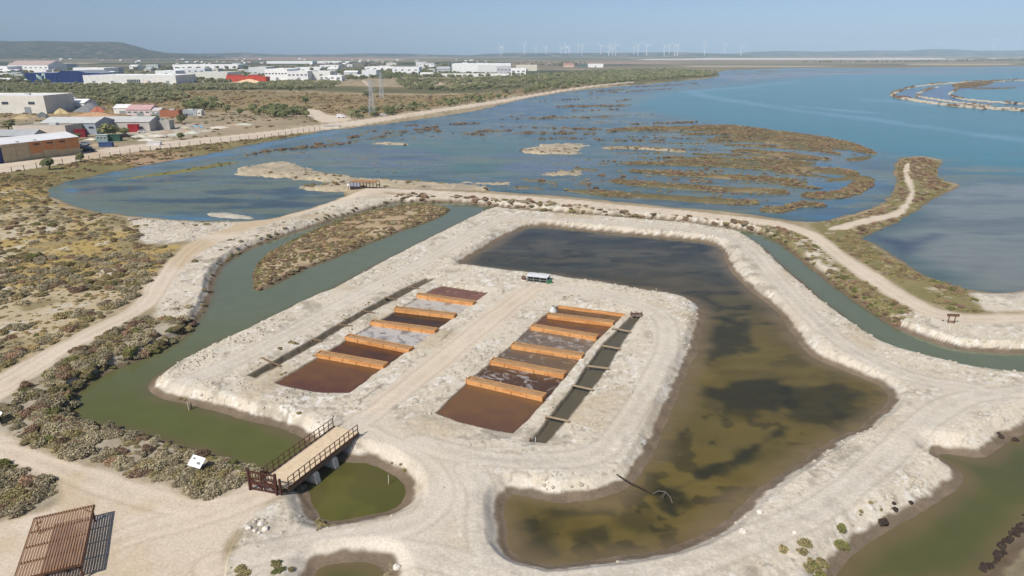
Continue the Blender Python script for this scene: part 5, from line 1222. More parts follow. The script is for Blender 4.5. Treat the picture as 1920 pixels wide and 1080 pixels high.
plant(Wp([(180,140),(330,140),(480,135),(640,132),(760,128),(860,130),(960,136),(1000,142),(860,148),(740,148),(560,152),(400,158),(150,158),(-300,156),(-300,140)], 1), .008, (3, 7), {'tree': 5, 'pale_tree': 1}, 'estate', (50., -.2))
plant(Wp([(470,206),(520,203),(570,210),(580,220),(530,222),(480,216)], 1), .022, (3.2, 5), {'tree': 4}, 'grove')
plant(Wp([(335,195),(400,192),(420,205),(350,208)], 1), .02, (3.5, 6), {'tree': 3, 'pale_tree': 1}, 'grove')
plant(Wp([(-300,128),(200,126),(500,122),(860,117),(1100,118),(1100,124),(860,128),(640,131),(330,138),(-300,142)], 1), .0009, (5, 10), {'tree': 4, 'pale_tree': 2}, 'distance', (120., .05), 12000)
plant(Wp([(1500,117.5),(1700,117),(1900,113),(1990,113),(1990,114.5),(1700,118.5),(1500,118.5)]), .0006, (6, 10), {'tree': 1}, 'distance')
for px, py, h, fam in [(93,318,4.2,'tree'),(152,304,3.6,'tree'),(205,258,7.0,'tree'),(235,254,4.0,'tree'),(17,243,5.0,'tree'),(290,228,4.5,'tree'),(340,232,5.0,'tree'),(340,262,3.4,'tree'),(425,212,5.5,'tree'),(450,216,4.5,'tree'),(380,206,6,'tree'),(690,183,6.0,'tree'),(573,195,5.5,'tree'),(562,171,6.,'tree'),(545,172,5.,'tree'),(145,262,3.,'tree'),(402,262,3.,'pale_tree'),(475,212,5.,'tree'),(660,237,4.,'tree'),(672,232,4.5,'tree'),(625,226,3.5,'tree'),(650,233,3.2,'tree'),(945,252,2.6,'tree')]:
    g_ = W(px, py, 1.0); TREES.append((g_[0], g_[1], h, fam, 'lone'))

STONE = mat('chalk_stone', A(208,199,182), .95, .1, .9, .3, c2=A(160,150,134))
lib2 = []
for k in range(5):
    me = rock_mesh(800 + k, 1.0, .75).mesh('stone', STONE); lib_add('stone', me)
def sow_stones():
    xs, ys_, ss = [], [], []
    for poly, dens, lo, hi in ((GRW[0], 3.0, .04, .20), (GRW[1], 1.2, .06, .25), (GRW[4], 1.4, .06, .28), (GRW[5], 1.2, .06, .28), (GRW[6], 1.5, .05, .2)):
        x0, y0 = poly.min(0); x1, y1 = poly.max(0); n = int((x1 - x0) * (y1 - y0) * dens); x = rng.uniform(x0, x1, n); y = rng.uniform(y0, y1, n)
        ok = (sdf(poly, x, y, 1) < -.2) & (fbm(x, y, 4., 3, 341) + .5 * fbm(x, y, 18., 2, 343) > .08) & (y > 38); x, y = x[ok], y[ok]
        xs.append(x); ys_.append(y); ss.append(lo + (hi - lo) * rng.uniform(0, 1, len(x)) ** 2.6)
    x, y, s = np.concatenate(xs), np.concatenate(ys_), np.concatenate(ss); t = terrain(x, y)
    ok = (t['z'] > .5) & (t['tr'] > .3) & (t['pd'] > .3) & (t['ch'] > .3) & ((t['rough'] > .03) | (rng.uniform(0, 1, len(x)) < .06))
    x, y, s, z = x[ok], y[ok], s[ok], t['z'][ok]; n = len(x)
    scatter('gravel', np.stack([x, y, z + s * .2], 1), rng.uniform(0, 6.28, n), np.stack([s * rng.uniform(.8, 1.4, n), s, s * rng.uniform(.7, 1.1, n)], 1), np.array(LIBIDX['stone'])[rng.integers(0, 5, n)], 'loose chalk stones strewn over the pale embankment')
    print('stones', n)
LMN = [(372,872,'the white panel'),(490,905,'the gate'),(110,1000,'the pergola'),(140,760,'the canal bend'),(10,785,'the left edge panel'),(300,690,'the middle of the canal'),(390,560,'the chalky bank'),(260,440,'the white flat'),(90,365,'the dark lagoon tip'),(20,640,'the left picture edge'),(60,420,'the far field end'),(200,600,'the track curve'),(560,520,'the island foot'),(800,400,'the island head'),(690,350,'the shelter'),(650,860,'the bridge'),(1000,385,'the pond corner'),(1250,405,'the long causeway'),(1500,435,'the track fork'),(1620,540,'the right canal'),(1785,600,'the wooden sign'),(1700,360,'the spit path'),(1600,1000,'the dark rocks'),(620,1060,'the tiny pond'),(560,690,'the left pans'),(1100,650,'the right pans')]
LMF = [(120,150,'the blue store'),(245,152,'the long white box'),(460,152,'the red hall'),(698,217,'the nearer pylon'),(716,184,'the farther pylon'),(900,138,'the largest hall'),(80,298,'the brick shed'),(180,243,'the yard sheds'),(622,236,'the culvert'),(1340,141,'the wooded point'),(260,208,'the pink-roofed house'),(320,255,'the rubble yard'),(40,200,'the pale box hall'),(560,140,'the white cube hall'),(530,212,'the side track'),(1000,175,'the shore road'),(1150,150,'the middle of the shore wood'),(390,122,'the factory hall'),(60,120,'the hill foot'),(770,130,'the halls by the pylons'),(1050,122,'the pinkish roof'),(380,205,'the grey block')]
def lm(px, py, tab): return min(tab, key=lambda t: (t[0] - px) ** 2 + (2.2 * (t[1] - py)) ** 2)[2]
def finish_plants():
    X_ = np.array([r[0] for r in REC]); Y_ = np.array([r[1] for r in REC]); t = terrain(X_, Y_)
    rad = np.array([r[2] for r in REC]); hfv = np.array([r[3] for r in REC])
    zone = [r[5] for r in REC]; fam = [('brown' if r[4] == 'tuftdark' else r[4]) for r in REC]
    marsh = np.array([z == 'marsh' for z in zone]); emb_ = np.array([z == 'embankment' for z in zone])
    ok = (t['z'] > np.where(marsh, -.12, .12)) & (t['tr'] > .35 + rad * .3) & (t['pd'] > .3) & (t['ch'] > .2)
    ok |= np.array([z == 'shallow' for z in zone])
    ok &= ~blocked(X_, Y_)
    Zg = np.maximum(t['z'], 0) - .05
    px, py = pix(X_, Y_, Zg + .3); size = rad * px_per_m(X_, Y_)
    inf = ok & (px > 4) & (px < 1916) & (py > 70) & (py < 1070)
    isel = np.where(inf)[0]; isel = isel[np.argsort(-size[isel])][:300]
    chosen = np.zeros(len(REC), bool); chosen[isel] = True
    where = {'field': 'in the dry field', 'bank_west': 'on the left canal bank', 'clump_sw': 'in the lower left clump', 'pond_side': 'beside the small pond under the bridge',
             'isle': 'on the canal island', 'bank_east': 'on the right bank of the green canal', 'bay_side': 'between the right track and the bay', 'spit': 'on the spit in the lagoon', 'bank_north': 'along the track behind the big pond', 'bank_mid': 'on the chalky bank left of the canal',
             'fence_side': 'on the strip below the fenced road', 'marsh': 'on the marsh ridges', 'shallow': 'in the lagoon shallows', 'embankment': 'on the gravel embankment', 'plain': 'on the dry plain beyond the road'}
    tonew = {'grey': 'grey-brown', 'olive': 'olive', 'green': 'fresh green', 'brown': 'dark brown', 'straw': 'straw-yellow grassy'}
    for i in isel:
        me = PROTO[fam[i]][rng.integers(NV)] if fam[i] in PROTO else TREEP['tree'][0][0]
        o = bpy.data.objects.new('shrub', me); link(o); o.location = (X_[i], Y_[i], Zg[i]); s = rad[i]
        o.scale = (s * rng.uniform(.9, 1.3), s * rng.uniform(.9, 1.2), s * hfv[i]); o.rotation_euler = (0, 0, rng.uniform(0, 6.28))
        sz = 'large' if rad[i] > .85 else ('mid-sized' if rad[i] > .5 else 'small')
        tag(o, f'{sz} {tonew[fam[i]]} bush {where[zone[i]]} near {lm(px[i], py[i], LMN)}', 'shrub', f'bushes {where[zone[i]]}')
    rest = ok & ~chosen
    for f in ('grey', 'olive', 'green', 'brown', 'straw'):
        m = rest & np.array([q == f for q in fam])
        n = int(m.sum())
        if not n: continue
        s = rad[m]; sc = np.stack([s * rng.uniform(.85, 1.35, n), s * rng.uniform(.85, 1.25, n), s * hfv[m]], 1)
        scatter('scrub', np.stack([X_[m], Y_[m], Zg[m]], 1), rng.uniform(0, 6.28, n), sc, np.array(LIBIDX[f])[rng.integers(0, NV, n)], f'mass of low {tonew[f]} scrub covering banks, marsh and field')
    # trees
    TX = np.array([r[0] for r in TREES]); TY = np.array([r[1] for r in TREES]); t = terrain(TX, TY); hgt = np.array([r[2] for r in TREES]); tf = [r[3] for r in TREES]; tz = [r[4] for r in TREES]
    ok = (t['z'] > .25) & (t['tr'] > .6) & ~blocked(TX, TY)
    Zt = t['z'] - .05; px, py = pix(TX, TY, Zt + 2); size = hgt * px_per_m(TX, TY)
    inf = np.where(ok & (px > 2) & (px < 1918))[0]; isel = inf[np.argsort(-size[inf])][:260]; chosen = np.zeros(len(TREES), bool); chosen[isel] = True
    wt = {'wood': 'in the olive wood', 'shore': 'along the shore road', 'wood_mid': 'before the white halls', 'estate': 'between the white warehouses', 'grove': 'in the small grove', 'distance': 'on the far plain', 'lone': 'standing by itself'}
    for i in isel:
        root = thing('tree', (TX[i], TY[i], Zt[i]), ('dark green ' if tf[i] == 'tree' else 'grey-green ') + ('tall ' if hgt[i] > 5 else 'low ') + 'tree ' + wt[tz[i]] + ' near ' + lm(px[i], py[i], LMF), 'tree', 'trees ' + wt[tz[i]], rng.uniform(0, 6.28))
        s = hgt[i]; w_ = s * rng.uniform(1.0, 1.45); root.scale = (w_, w_, s)
        cm, tm = TREEP[tf[i]][rng.integers(NV)]
        o = bpy.data.objects.new('crown', cm); link(o, root); o = bpy.data.objects.new('trunk', tm); link(o, root)
    for f in ('tree', 'pale_tree'):
        m = ok & ~chosen & np.array([q == f for q in tf]); n = int(m.sum())
        if not n: continue
        s = hgt[m]; w_ = s * rng.uniform(1.0, 1.5, n); P_ = np.stack([TX[m], TY[m], Zt[m] - .12 * s], 1)
        scatter('wood', P_, rng.uniform(0, 6.28, n), np.stack([w_, w_, s], 1), np.array(LIBIDX[f])[rng.integers(0, NV, n)], f'far wood of {"dark green" if f == "tree" else "grey-green"} trees across the plain')
    print('shrubs', len(REC), 'trees', len(TREES))
FOOT = []          # footprints that plants keep clear of: (x, y, radius)
def blocked(x, y):
    b = np.zeros(x.shape, bool)
    for fx, fy, fr in FOOT: b |= (x - fx) ** 2 + (y - fy) ** 2 < fr * fr
    return b
# ---------------------------------------------------------------- industrial estate
def zat(py, Yd):
    dy = -(py - 540) / F; return H + Yd * (-sP + dy * cP) / (cP + dy * sP)
def gz1(x, y): return 1.0
wm = {}
def wallm(c, s='wall'):
    k = (s,) + tuple(c)
    if k not in wm: wm[k] = mat(f'{s}_{c[0]}_{c[1]}_{c[2]}', A(*c), .8, .05, .25, 0, c2=A(c[0] - 14, c[1] - 14, c[2] - 14))
    return wm[k]
glass = mat('dark_window', A(66,74,84), .25, .15, .5, 0, 0, .5)
WHT, CRM, GRY = (255,255,253), (228,224,210), (186,190,190)
def warehouse(x0, x1, yt, yb, depth, wall, roof, label, kind='flat', win=0, doors=0, winrow=.62, roofh=None, cat='warehouse', grp=None, name='warehouse', doorc=(150,156,160), zg=None):
    zg = 1.0 if zg is None else zg
    a = Vector(W(x0, yb, zg)); b = Vector(W(x1, yb, zg)); wd = (b - a).length; c = (a + b) / 2
    h = max(2.0, zat(yt, c.y) - zg)
    root = thing(name, (c.x, c.y, zg - .1), label, cat, grp, math.atan2((b - a).y, (b - a).x)); h += .1
    MB().box((0, depth / 2, h / 2), (wd, depth, h)).build('wall', wallm(wall), root)
    rm = wallm(roof, 'roof')
    if kind == 'flat':
        r = MB().box((0, depth / 2, h + .12), (wd - .5, depth - .5, .24)).build('roof', rm, root)
        for s in (0, 1): MB().box((0, .12 + s * (depth - .24), h + .3), (wd, .24, .6)).build('parapet', wallm(wall), r)
        for s in (-1, 1): MB().box((s * (wd / 2 - .12), depth / 2, h + .29), (.24, depth - .5, .58)).build('parapet', wallm(wall), r)
        for k in range(max(1, int(wd / 30))):
            MB().box((-wd / 2 + wd * (k + .6) / max(1, int(wd / 30)), depth * .5, h + .7), (3, 2, .9)).build('skylight', wallm((200,204,206)), r)
    else:
        rh = roofh if roofh else max(.8, depth * .12)
        v = [(-wd / 2 - .3, -.3, h), (wd / 2 + .3, -.3, h), (wd / 2 + .3, depth / 2, h + rh), (-wd / 2 - .3, depth / 2, h + rh), (wd / 2 + .3, depth + .3, h), (-wd / 2 - .3, depth + .3, h)]
        vv = v + [(x, y, z + .15) for x, y, z in v]
        MB().add(vv, [(6,7,8,9),(9,8,10,11),(3,2,1,0),(5,4,2,3),(0,1,7,6),(4,5,11,10),(1,2,8,7),(2,4,10,8),(3,0,6,9),(5,3,9,11)]).build('roof', rm, root)
        for s in (-1, 1):
            MB().add([(s * wd / 2, 0, h), (s * wd / 2, depth / 2, h + rh), (s * wd / 2, depth, h), (s * (wd / 2 - .1), 0, h), (s * (wd / 2 - .1), depth / 2, h + rh), (s * (wd / 2 - .1), depth, h)], [(0,1,2),(5,4,3)]).build('gable', wallm(wall), root)
    for k in range(win):
        xx = -wd / 2 + wd * (k + .5) / win; ww = min(4.0, wd / win * .55)
        f = MB().box((xx, -.03, h * winrow), (ww + .2, .08, min(1.6, h * .2) + .2)).build('window', wallm((210,212,212)), root)
        MB().box((xx, -.07, h * winrow), (ww, .04, min(1.6, h * .2))).build('pane', glass, f)
    for k in range(doors):
        xx = -wd / 2 + wd * (k + .5) / doors + 1.0; dh = min(4.0, h * .55)
        MB().box((xx, -.05, dh / 2), (min(4.0, wd / doors * .5), .1, dh)).build('door', wallm(doorc), root)
    for r_ in range(3): FOOT.append((c.x + (r_ - 1) * wd / 3, c.y + depth / 2, max(depth, wd / 3) * .55))
    return root, wd, h
L = [
 (17,92,122,135,60,WHT,(196,176,168),'white hall with a dull pink roof at the far left behind the blue store','gable',8,2,8),
 (92,125,120,131,40,(206,210,210),GRY,'pale grey hall right of the pink-roofed one','flat',0,2,None),
 (-30,16,125,138,40,WHT,WHT,'white hall at the left edge behind the dark trees','flat',2,1,None),
 (-30,19,148,153,20,WHT,WHT,'low white wall-like shed at the left edge beside the blue store','flat',0,0,None),
 (138,196,128,137,50,WHT,WHT,'white hall peeking over the right end of the blue store','flat',0,0,None),
 (194,211,127,135,40,(190,194,200),GRY,'small grey block right behind the blue store','flat',2,0,None),
 (158,331,142,158,55,(238,237,232),WHT,'long blank white box building in front of the blue store','flat',0,5,None),
 (324,447,121.5,129,60,WHT,WHT,'very long white factory hall on the estate skyline left of centre','flat',0,0,None),
 (328,385,129,140,30,(232,234,236),WHT,'white hall below the long factory hall','flat',5,2,None),
 (360,386,128.5,137,20,(160,166,174),GRY,'grey office block between the white halls','flat',4,0,None),
 (386,409,129,136,25,CRM,WHT,'small cream hall beside the grey office block','flat',2,1,None),
 (292,330,133,141,30,WHT,WHT,'white shed roof behind the long blank box','flat',0,1,None),
 (353,428,136.5,152,50,(224,226,216),(214,216,210),'large pale hall with a plain front left of the red yard','flat',0,2,None),
 (352,380,141,150,12,(236,236,230),WHT,'low white annex at the left of the large pale hall','flat',3,0,None),
 (498,540,130,151,60,WHT,WHT,'big white hall right of the red yard','flat',7,1,None),
 (467,500,126.5,140,50,(230,232,228),WHT,'white hall roof behind the red yard','flat',0,0,None),
 (540,578,134,151,45,(240,240,240),WHT,'white box hall with small windows beside the big white hall','flat',5,1,None),
 (585,620,134.5,150,40,(238,238,232),WHT,'plain white cube-like hall left of the trees','flat',1,1,None),
 (606,641,142.5,152,20,WHT,WHT,'low white annex in front of the cube-like hall','flat',3,2,None),
 (553,602,127,132,40,WHT,WHT,'slim white hall behind the cube-like one','flat',0,0,None),
 (600,635,122.5,129,40,WHT,GRY,'white hall with a stepped grey roof above the slim one','flat',3,0,None),
 (500,586,115,119.5,60,WHT,WHT,'thin white line of a distant hall, longest on the plain','flat',0,0,None),
 (592,640,115,119,60,WHT,WHT,'thin white distant hall right of the longest one','flat',0,0,None),
 (640,657,115.5,118.5,40,WHT,WHT,'tiny white distant hall at the end of the thin line','flat',0,0,None),
 (645,670,135,140,20,(220,220,216),WHT,'little white sheds between trees left of the pylons','gable',0,1,2),
 (663,681,141,147,15,WHT,WHT,'little white block below the sheds near the pylons','flat',2,0,None),
 (679,706,132,144,40,(236,238,240),WHT,'white hall with fine ribbed walls behind the pylons','flat',0,1,None),
 (684,736,126,133,60,WHT,WHT,'wide white hall roof above the ribbed one','flat',4,0,None),
 (736,786,126.5,139,40,WHT,WHT,'white hall with dark trees before it right of the pylons','flat',4,2,None),
 (788,812,137,144,20,WHT,WHT,'low white building right of the tree-fronted hall','flat',2,1,None),
 (819,843,126,137,25,(214,218,222),WHT,'white office building with dark window bands','flat',6,0,None),
 (848,958,120,138,60,WHT,WHT,'largest white hall on the estate, right of centre','flat',0,2,None),
 (896,931,122.5,139,14,(240,240,236),WHT,'bright projecting block in the middle of the largest hall','flat',0,1,None),
 (932,958,124.5,141,12,(206,208,210),GRY,'entrance block with pillars at the right of the largest hall','flat',4,2,None),
 (826,955,138.5,143.5,4,(240,240,238),WHT,'long low white wall in front of the largest hall','flat',0,0,None),
 (958,986,129,141,30,WHT,WHT,'white building right of the entrance block','flat',3,1,None),
 (968,1007,122.5,133,40,(232,226,206),CRM,'cream hall at the right end of the estate','flat',0,1,None),
 (1058,1076,121,126,40,(220,190,176),(190,140,126),'low building with a pinkish red roof beyond the wood','gable',0,0,3),
 (1085,1102,119.5,127,40,(112,128,122),GRY,'dark green tower-like block beyond the wood','flat',2,0,None),
 (1100,1131,120.5,126.5,40,WHT,WHT,'last white hall beyond the wood on the right','flat',0,1,None),
 (1778,1812,110.8,113.6,60,(214,206,196),(150,140,130),'long low building on the far salt flat at the right','gable',4,0,4),
 (1814,1852,110.4,113.4,60,(196,188,176),(130,124,118),'second long low building on the far salt flat','gable',4,0,4),
 (-60,88,181,213,30,(228,224,214),(240,240,238),'big pale box hall at the left edge above the yards','flat',3,2,None),
 (90,130,190,204,18,WHT,WHT,'white canopy shed right of the big pale box hall','gable',0,1,2),
 (128,160,193,206,14,(230,230,228),WHT,'white shed beside the grey gravel heap','gable',0,1,2),
 (-60,64,255,270,9,(190,190,188),(176,180,182),'grey-roofed shed behind the brick shed','gable',0,0,2),
 (28,126,238,258,14,(214,204,190),(176,166,150),'beige compound building with pilasters behind the brick shed','flat',0,0,None),
 (80,182,231,252,16,(168,176,186),(206,208,204),'long shed with a blue-grey front and pale roof in the yard','gable',6,0,2),
 (182,282,229,246,14,(196,192,184),(200,200,196),'long shed with a beige front right of the blue-grey one','gable',0,2,2),
 (264,319,228,243,5,(186,182,174),(190,186,180),'bare grey wall building at the right end of the yard sheds','flat',0,0,None),
 (214,241,203,213,10,(234,230,224),(236,236,232),'small white gabled shed behind the yard','gable',0,1,2),
 (238,283,206,217,12,(222,206,204),(206,170,168),'house with a pink tiled roof behind the yard','gable',4,1,2.4),
 (284,301,208,217,8,(230,226,222),(206,200,196),'little white house beside the pink-roofed one','gable',2,1,1.5),
 (300,336,208.5,219,5,(168,112,84),(150,104,82),'low red brick building behind the yard','flat',0,0,None),
 (336,369,208.5,217,6,(176,182,184),(190,194,196),'low grey block right of the red brick building','flat',0,1,None),
 (370,378,209,217,4,(232,230,222),WHT,'tiny white hut at the right of the grey block','flat',1,0,None),
]
for (x0, x1, yt, yb, dp, wl_, rf_, lab, kd, wi, do, rh) in L:
    warehouse(x0, x1, yt, yb, dp, wl_, rf_, lab, kd, wi, do, .62, rh)
# the blue store with its raised middle and pale mark
yb = 156; a = Vector(W(50, yb, 1.0)); b = Vector(W(191, yb, 1.0)); c = (a + b) / 2; wd = (b - a).length; h0 = zat(136.5, c.y) - 1; h1 = zat(132.5, c.y) - 1
blue = wallm((38,58,112), 'cladding'); store = thing('blue_store', (c.x, c.y, .9), 'dark blue store building with a pale green curved mark on its front', 'store', rz=0)
X = lambda px: (px - 50) / 141 * wd - wd / 2
prof = [(X(50), 0), (X(191), 0), (X(191), h0), (X(165), h0), (X(155), h1 - .5), (X(148), h1), (X(122), h1), (X(112), h0 + .5), (X(104), h0), (X(50), h0)]
n = len(prof); MB().add([(x, 0, z) for x, z in prof] + [(x, 55, z) for x, z in prof], [tuple(range(n)), tuple(range(2 * n - 1, n - 1, -1))]).build('wall', blue, store)
MB().add([(x, 0, z) for x, z in prof] + [(x, 55, z) for x, z in prof], [(k, n + k, n + (k + 1) % n, (k + 1) % n) for k in range(n)]).build('side_and_roof', wallm((160,166,176), 'roof'), store)
for px in (107, 147): MB().box((X(px), -.2, h0 * .42), (1.2, .4, h0 * .8)).build('pilaster', wallm((54,72,116), 'cladding'), store)
mk = wallm((196,224,206), 'mark')
def flat_mark(pts, nm='mark'):
    n = len(pts); MB().add([(X(x), -.22, (yb - y) / (yb - 136.5) * h0) for x, y in pts] + [(X(x), -.02, (yb - y) / (yb - 136.5) * h0) for x, y in pts], [tuple(range(n)), tuple(range(2 * n - 1, n - 1, -1))] + [(k, n + k, n + (k + 1) % n, (k + 1) % n) for k in range(n)]).build(nm, mk, store)
flat_mark([(70.5,140),(72,139.2),(74.5,140.6),(77,143),(80,144),(80,145.4),(76,145),(72.5,142.4)])
flat_mark([(70.5,141.5),(71.5,145),(75,148),(81,149.5),(86,149.5),(86,148),(81,147.6),(76,146.4),(73,144),(72,141.6)])
flat_mark([(81,141),(82.5,137.5),(84.5,137.3),(87.2,137.6),(87.4,142),(86.6,147.5),(85,147.5),(85.6,142),(84.4,139.4),(82.4,142.8)])
flat_mark([(46,148.4),(49,147.4),(53,148),(52,149.8),(47,150)])
MB().box((X(120), -.05, .6), (wd * .9, .1, 1.2)).build('plinth', wallm((120,126,136)), store)
for r_ in range(4): FOOT.append((c.x + (r_ - 1.5) * wd / 4, c.y + 25, 34))
# silos and orange tent in front of the long white box
for k in range(7):
    x, y, _ = W(241 + k * 3.6, 159, 1.0); hh = zat(148.5, y) - 1; o = MB().cyl((0, 0, 0), (0, 0, hh * .9), .9, .9, 12).cyl((0, 0, hh * .9), (0, 0, hh), .9, .2, 12).build('silo', wallm((120,126,128), 'silo'), loc=(x, y, .9), smooth=False)
    tag(o, f'dark grey silo before the long white box, {["first","second","third","fourth","fifth","sixth","seventh"][k]} from the left', 'silo', 'row of grey silos')
x, y, _ = W(276, 160, 1.); o = MB().box((0, 0, 1.2), (5, 4, 2.4)).box((0, 0, 3.0), (5.2, 4.2, 1.2), 0, .1).build('orange_tent', wallm((226,160,96), 'tent'), loc=(x, y, .9)); tag(o, 'small orange tent in front of the long white box', 'tent')
# red yard wall with a saw-tooth top and the sand before it
a = Vector(W(425, 153, 1.)); b = Vector(W(499, 153, 1.)); wd = (b - a).length; hh = zat(141.5, a.y) - 1
root = thing('red_facade', (a.x, a.y, .9), 'red-orange fronted hall with a jagged roofline on the estate', 'warehouse', rz=math.atan2((b - a).y, (b - a).x)); red = wallm((206,84,62), 'cladding')
MB().box((wd / 2, 8, hh * .4), (wd, 16, hh * .8)).build('wall', red, root)
for k in range(7):
    x0 = wd * [0, .10, .19, .28, .55, .63, .72][k]; w_ = wd * .09; MB().add([(x0, 0, hh * .8), (x0 + w_, 0, hh * .8), (x0 + w_ * .2, 0, hh * 1.1), (x0, 16, hh * .8), (x0 + w_, 16, hh * .8), (x0 + w_ * .2, 16, hh * 1.1)], [(0,1,2),(5,4,3),(0,2,5,3),(2,1,4,5),(1,0,3,4)]).build('roof_tooth', red, root)
for k in range(2): MB().box((wd * (.3 + .4 * k), -.05, hh * .22), (6, .1, hh * .44)).build('door', wallm((180,60,46)), root)
FOOT.append((a.x + wd / 2, a.y + 8, wd * .5))
def heap(px, py, w, d, h, c, lab, seed, cat='heap'):
    x, y, _ = W(px, py, 1.0); n1, n2 = 22, 7; R = np.random.default_rng(seed); vs = []; fs = []
    for i in range(n2 + 1):
        q = i / n2
        for j in range(n1):
            t = 2 * math.pi * j / n1; k = 1 + .16 * math.sin(3 * t + seed) + .1 * math.sin(5 * t + 2 * seed) + R.uniform(-.05, .05)
            vs.append((w / 2 * q * k * math.cos(t), d / 2 * q * k * math.sin(t), h * (1 - q ** 1.3) * (1 + .25 * math.sin(2 * t + seed) * q) + R.uniform(-.05, .05) * h * (q < .95) - .05 * (i == n2)))
    for i in range(n2):
        for j in range(n1): fs.append((i * n1 + j, (i + 1) * n1 + j, (i + 1) * n1 + (j + 1) % n1, i * n1 + (j + 1) % n1))
    o = MB().add(vs, fs).build('heap', mat(f'heap_{c[0]}_{c[1]}', A(*c), .95, .18, .7, .4), loc=(x, y, .9)); tag(o, lab, cat); FOOT.append((x, y, max(w, d) * .5))
heap(468, 156, 42, 14, 5, (226,196,158), 'sand heap in front of the red fronted hall', 3)
heap(172, 209, 20, 12, 5.5, (128,130,132), 'dark grey gravel heap in the yard behind the sheds', 5)
heap(185, 210, 10, 8, 3.5, (176,110,88), 'small reddish heap beside the gravel heap', 8)
heap(180, 220, 34, 14, 3.2, (184,148,116), 'broad brown earth heap behind the long sheds', 9)
heap(48, 222, 14, 9, 2.5, (178,160,124), 'tan earth heap below the big pale box hall', 12)
heap(115, 213, 9, 7, 3.2, (196,178,134), 'yellowish sand heap in front of the white canopy shed', 14)
heap(80, 219, 8, 6, 2.8, (104,112,114), 'dark gravel heap left of the sand heap', 15)
for i, (x, y, w, h) in enumerate([(262,256,7,1.6),(278,252,8,1.7),(296,255,8,1.5),(312,249,7,1.8),(330,253,8,1.6),(300,262,9,1.4),(275,263,7,1.3),(350,248,7,1.9),(362,250,7,2.2),(388,246,8,1.6),(410,240,8,1.8),(432,236,8,1.8),(455,234,9,1.6),(345,240,8,1.6),(172,262,6,1.4),(182,272,5,1.0)]):
    heap(x, y, w * 1.2, w * .8, h * .6, [(196,198,182), (188,178,160), (214,206,192), (176,158,134)][i % 4], ['rubble heap nearest the green cabins', 'rubble heap behind the green cabins', 'long rubble heap in mid yard', 'taller rubble heap under the grey wall', 'rubble heap left of the dark tree', 'flat rubble heap by the fence', 'rubble heap between fence and container', 'heap of rubble under the blue tarpaulin', 'brownish heap right of the tarpaulin', 'rubble heap right of the yard tree', 'pale heap at the right of the yard', 'dull heap beyond the yard', 'last heap along the road', 'rubble heap behind the tarpaulin', 'debris heap behind the parked cars', 'small debris heap by the blue container'][i], 40 + i, 'rubble')
# brick and concrete shed by the road
a = Vector(W(9, 306, 1.0)); b = Vector(W(152, 288, 1.0)); d = b - a; wd = d.length; hh = zat(256.5, b.y) - 1
shed = thing('brick_shed', (a.x, a.y, .95), 'long shed of bare concrete and orange brick with a white roof beside the road', 'shed', rz=math.atan2(d.y, d.x))
cn = mat('concrete_block', A(196,180,148), .9, .1, .6, .2, c2=A(176,160,130)); bk = mat('orange_brick', A(206,146,98), .9, .14, 1.2, .2, c2=A(184,122,78))
dpt = 14
MB().box((wd / 2, dpt / 2, hh / 2), (wd, dpt, hh)).build('wall', cn, shed)
for k in range(6):
    x0, x1 = wd * k / 6 + .15, wd * (k + 1) / 6 - .15
    lo = [.98, .98, .35, .45, .40, .40][k]
    if k >= 2: MB().box(((x0 + x1) / 2, -.04, hh * (lo + 1) / 2 - .02), (x1 - x0, .1, hh * (1 - lo))).build('brick_panel', bk, shed)
    MB().box((wd * k / 6, -.07, hh / 2), (.28, .16, hh)).build('pilaster', cn, shed)
for k in (2, 3, 4):
    f = MB().box((wd * (k + .62) / 6, -.1, hh * .84), (2.0, .14, .45)).build('window', mat('dark_frame', A(70,60,54)), shed); MB().box((wd * (k + .62) / 6, -.18, hh * .84), (1.8, .04, .3)).build('pane', glass, f)
MB().box((wd + .06, dpt / 2, hh * .5), (.1, dpt - .1, hh - .1)).build('end_wall', bk, shed)
rv = [(-.4, -.3, hh), (wd + .3, -.3, hh), (wd + .3, dpt / 2, hh + 1.5), (-.4, dpt / 2, hh + 1.5), (wd + .3, dpt + .3, hh), (-.4, dpt + .3, hh)]
MB().add(rv + [(x, y, z + .12) for x, y, z in rv], [(6,7,8,9),(9,8,10,11),(3,2,1,0),(5,4,2,3),(0,1,7,6),(4,5,11,10),(1,2,8,7),(2,4,10,8),(3,0,6,9),(5,3,9,11)]).build('roof', wallm((238,238,238), 'roof'), shed)
for k in (1, 2): MB().box((wd * k * .22, .8, hh + .35), (1.0, .6, .3)).build('roof_vent', wallm((150,150,150)), shed)
MB().box((-1.2, 2, hh * .45), (2.2, 4.2, hh * .9)).build('blue_gate', wallm((52,64,110), 'cladding'), shed)
FOOT.append(((a.x + b.x) / 2, (a.y + b.y) / 2 + 6, 16)); FOOT.append((a.x, a.y + 6, 12))
# containers, cabins, tarpaulin
def container(px, py, Lx, Wy, Hz, c, lab, rz=0, cat='container', roof=None):
    x, y, _ = W(px, py, 1.0); root = thing('container', (x, y, .95), lab, cat, rz=rz); m = wallm(c, 'steel')
    MB().box((0, 0, Hz / 2), (Lx, Wy, Hz)).build('body', m, root)
    for k in range(int(Lx / .45)): MB().box((-Lx / 2 + .3 + k * .45, -Wy / 2 - .02, Hz / 2), (.16, .05, Hz * .86)).build('rib', m, root)
    for zz in (.08, Hz - .08): MB().box((0, -Wy / 2 - .03, zz), (Lx, .08, .14)).build('rail', m, root)
    MB().box((0, 0, Hz + .06), (Lx + .3, Wy + .3, .12)).build('roof', wallm(roof or c, 'roof'), root); FOOT.append((x, y, Lx * .7)); return root, m
r_, m_ = container(194, 265, 4.6, 2.6, 2.8, (150,172,168), 'pale green site cabin with a wide roof in the rubble yard', .12, 'cabin', (196,208,196))
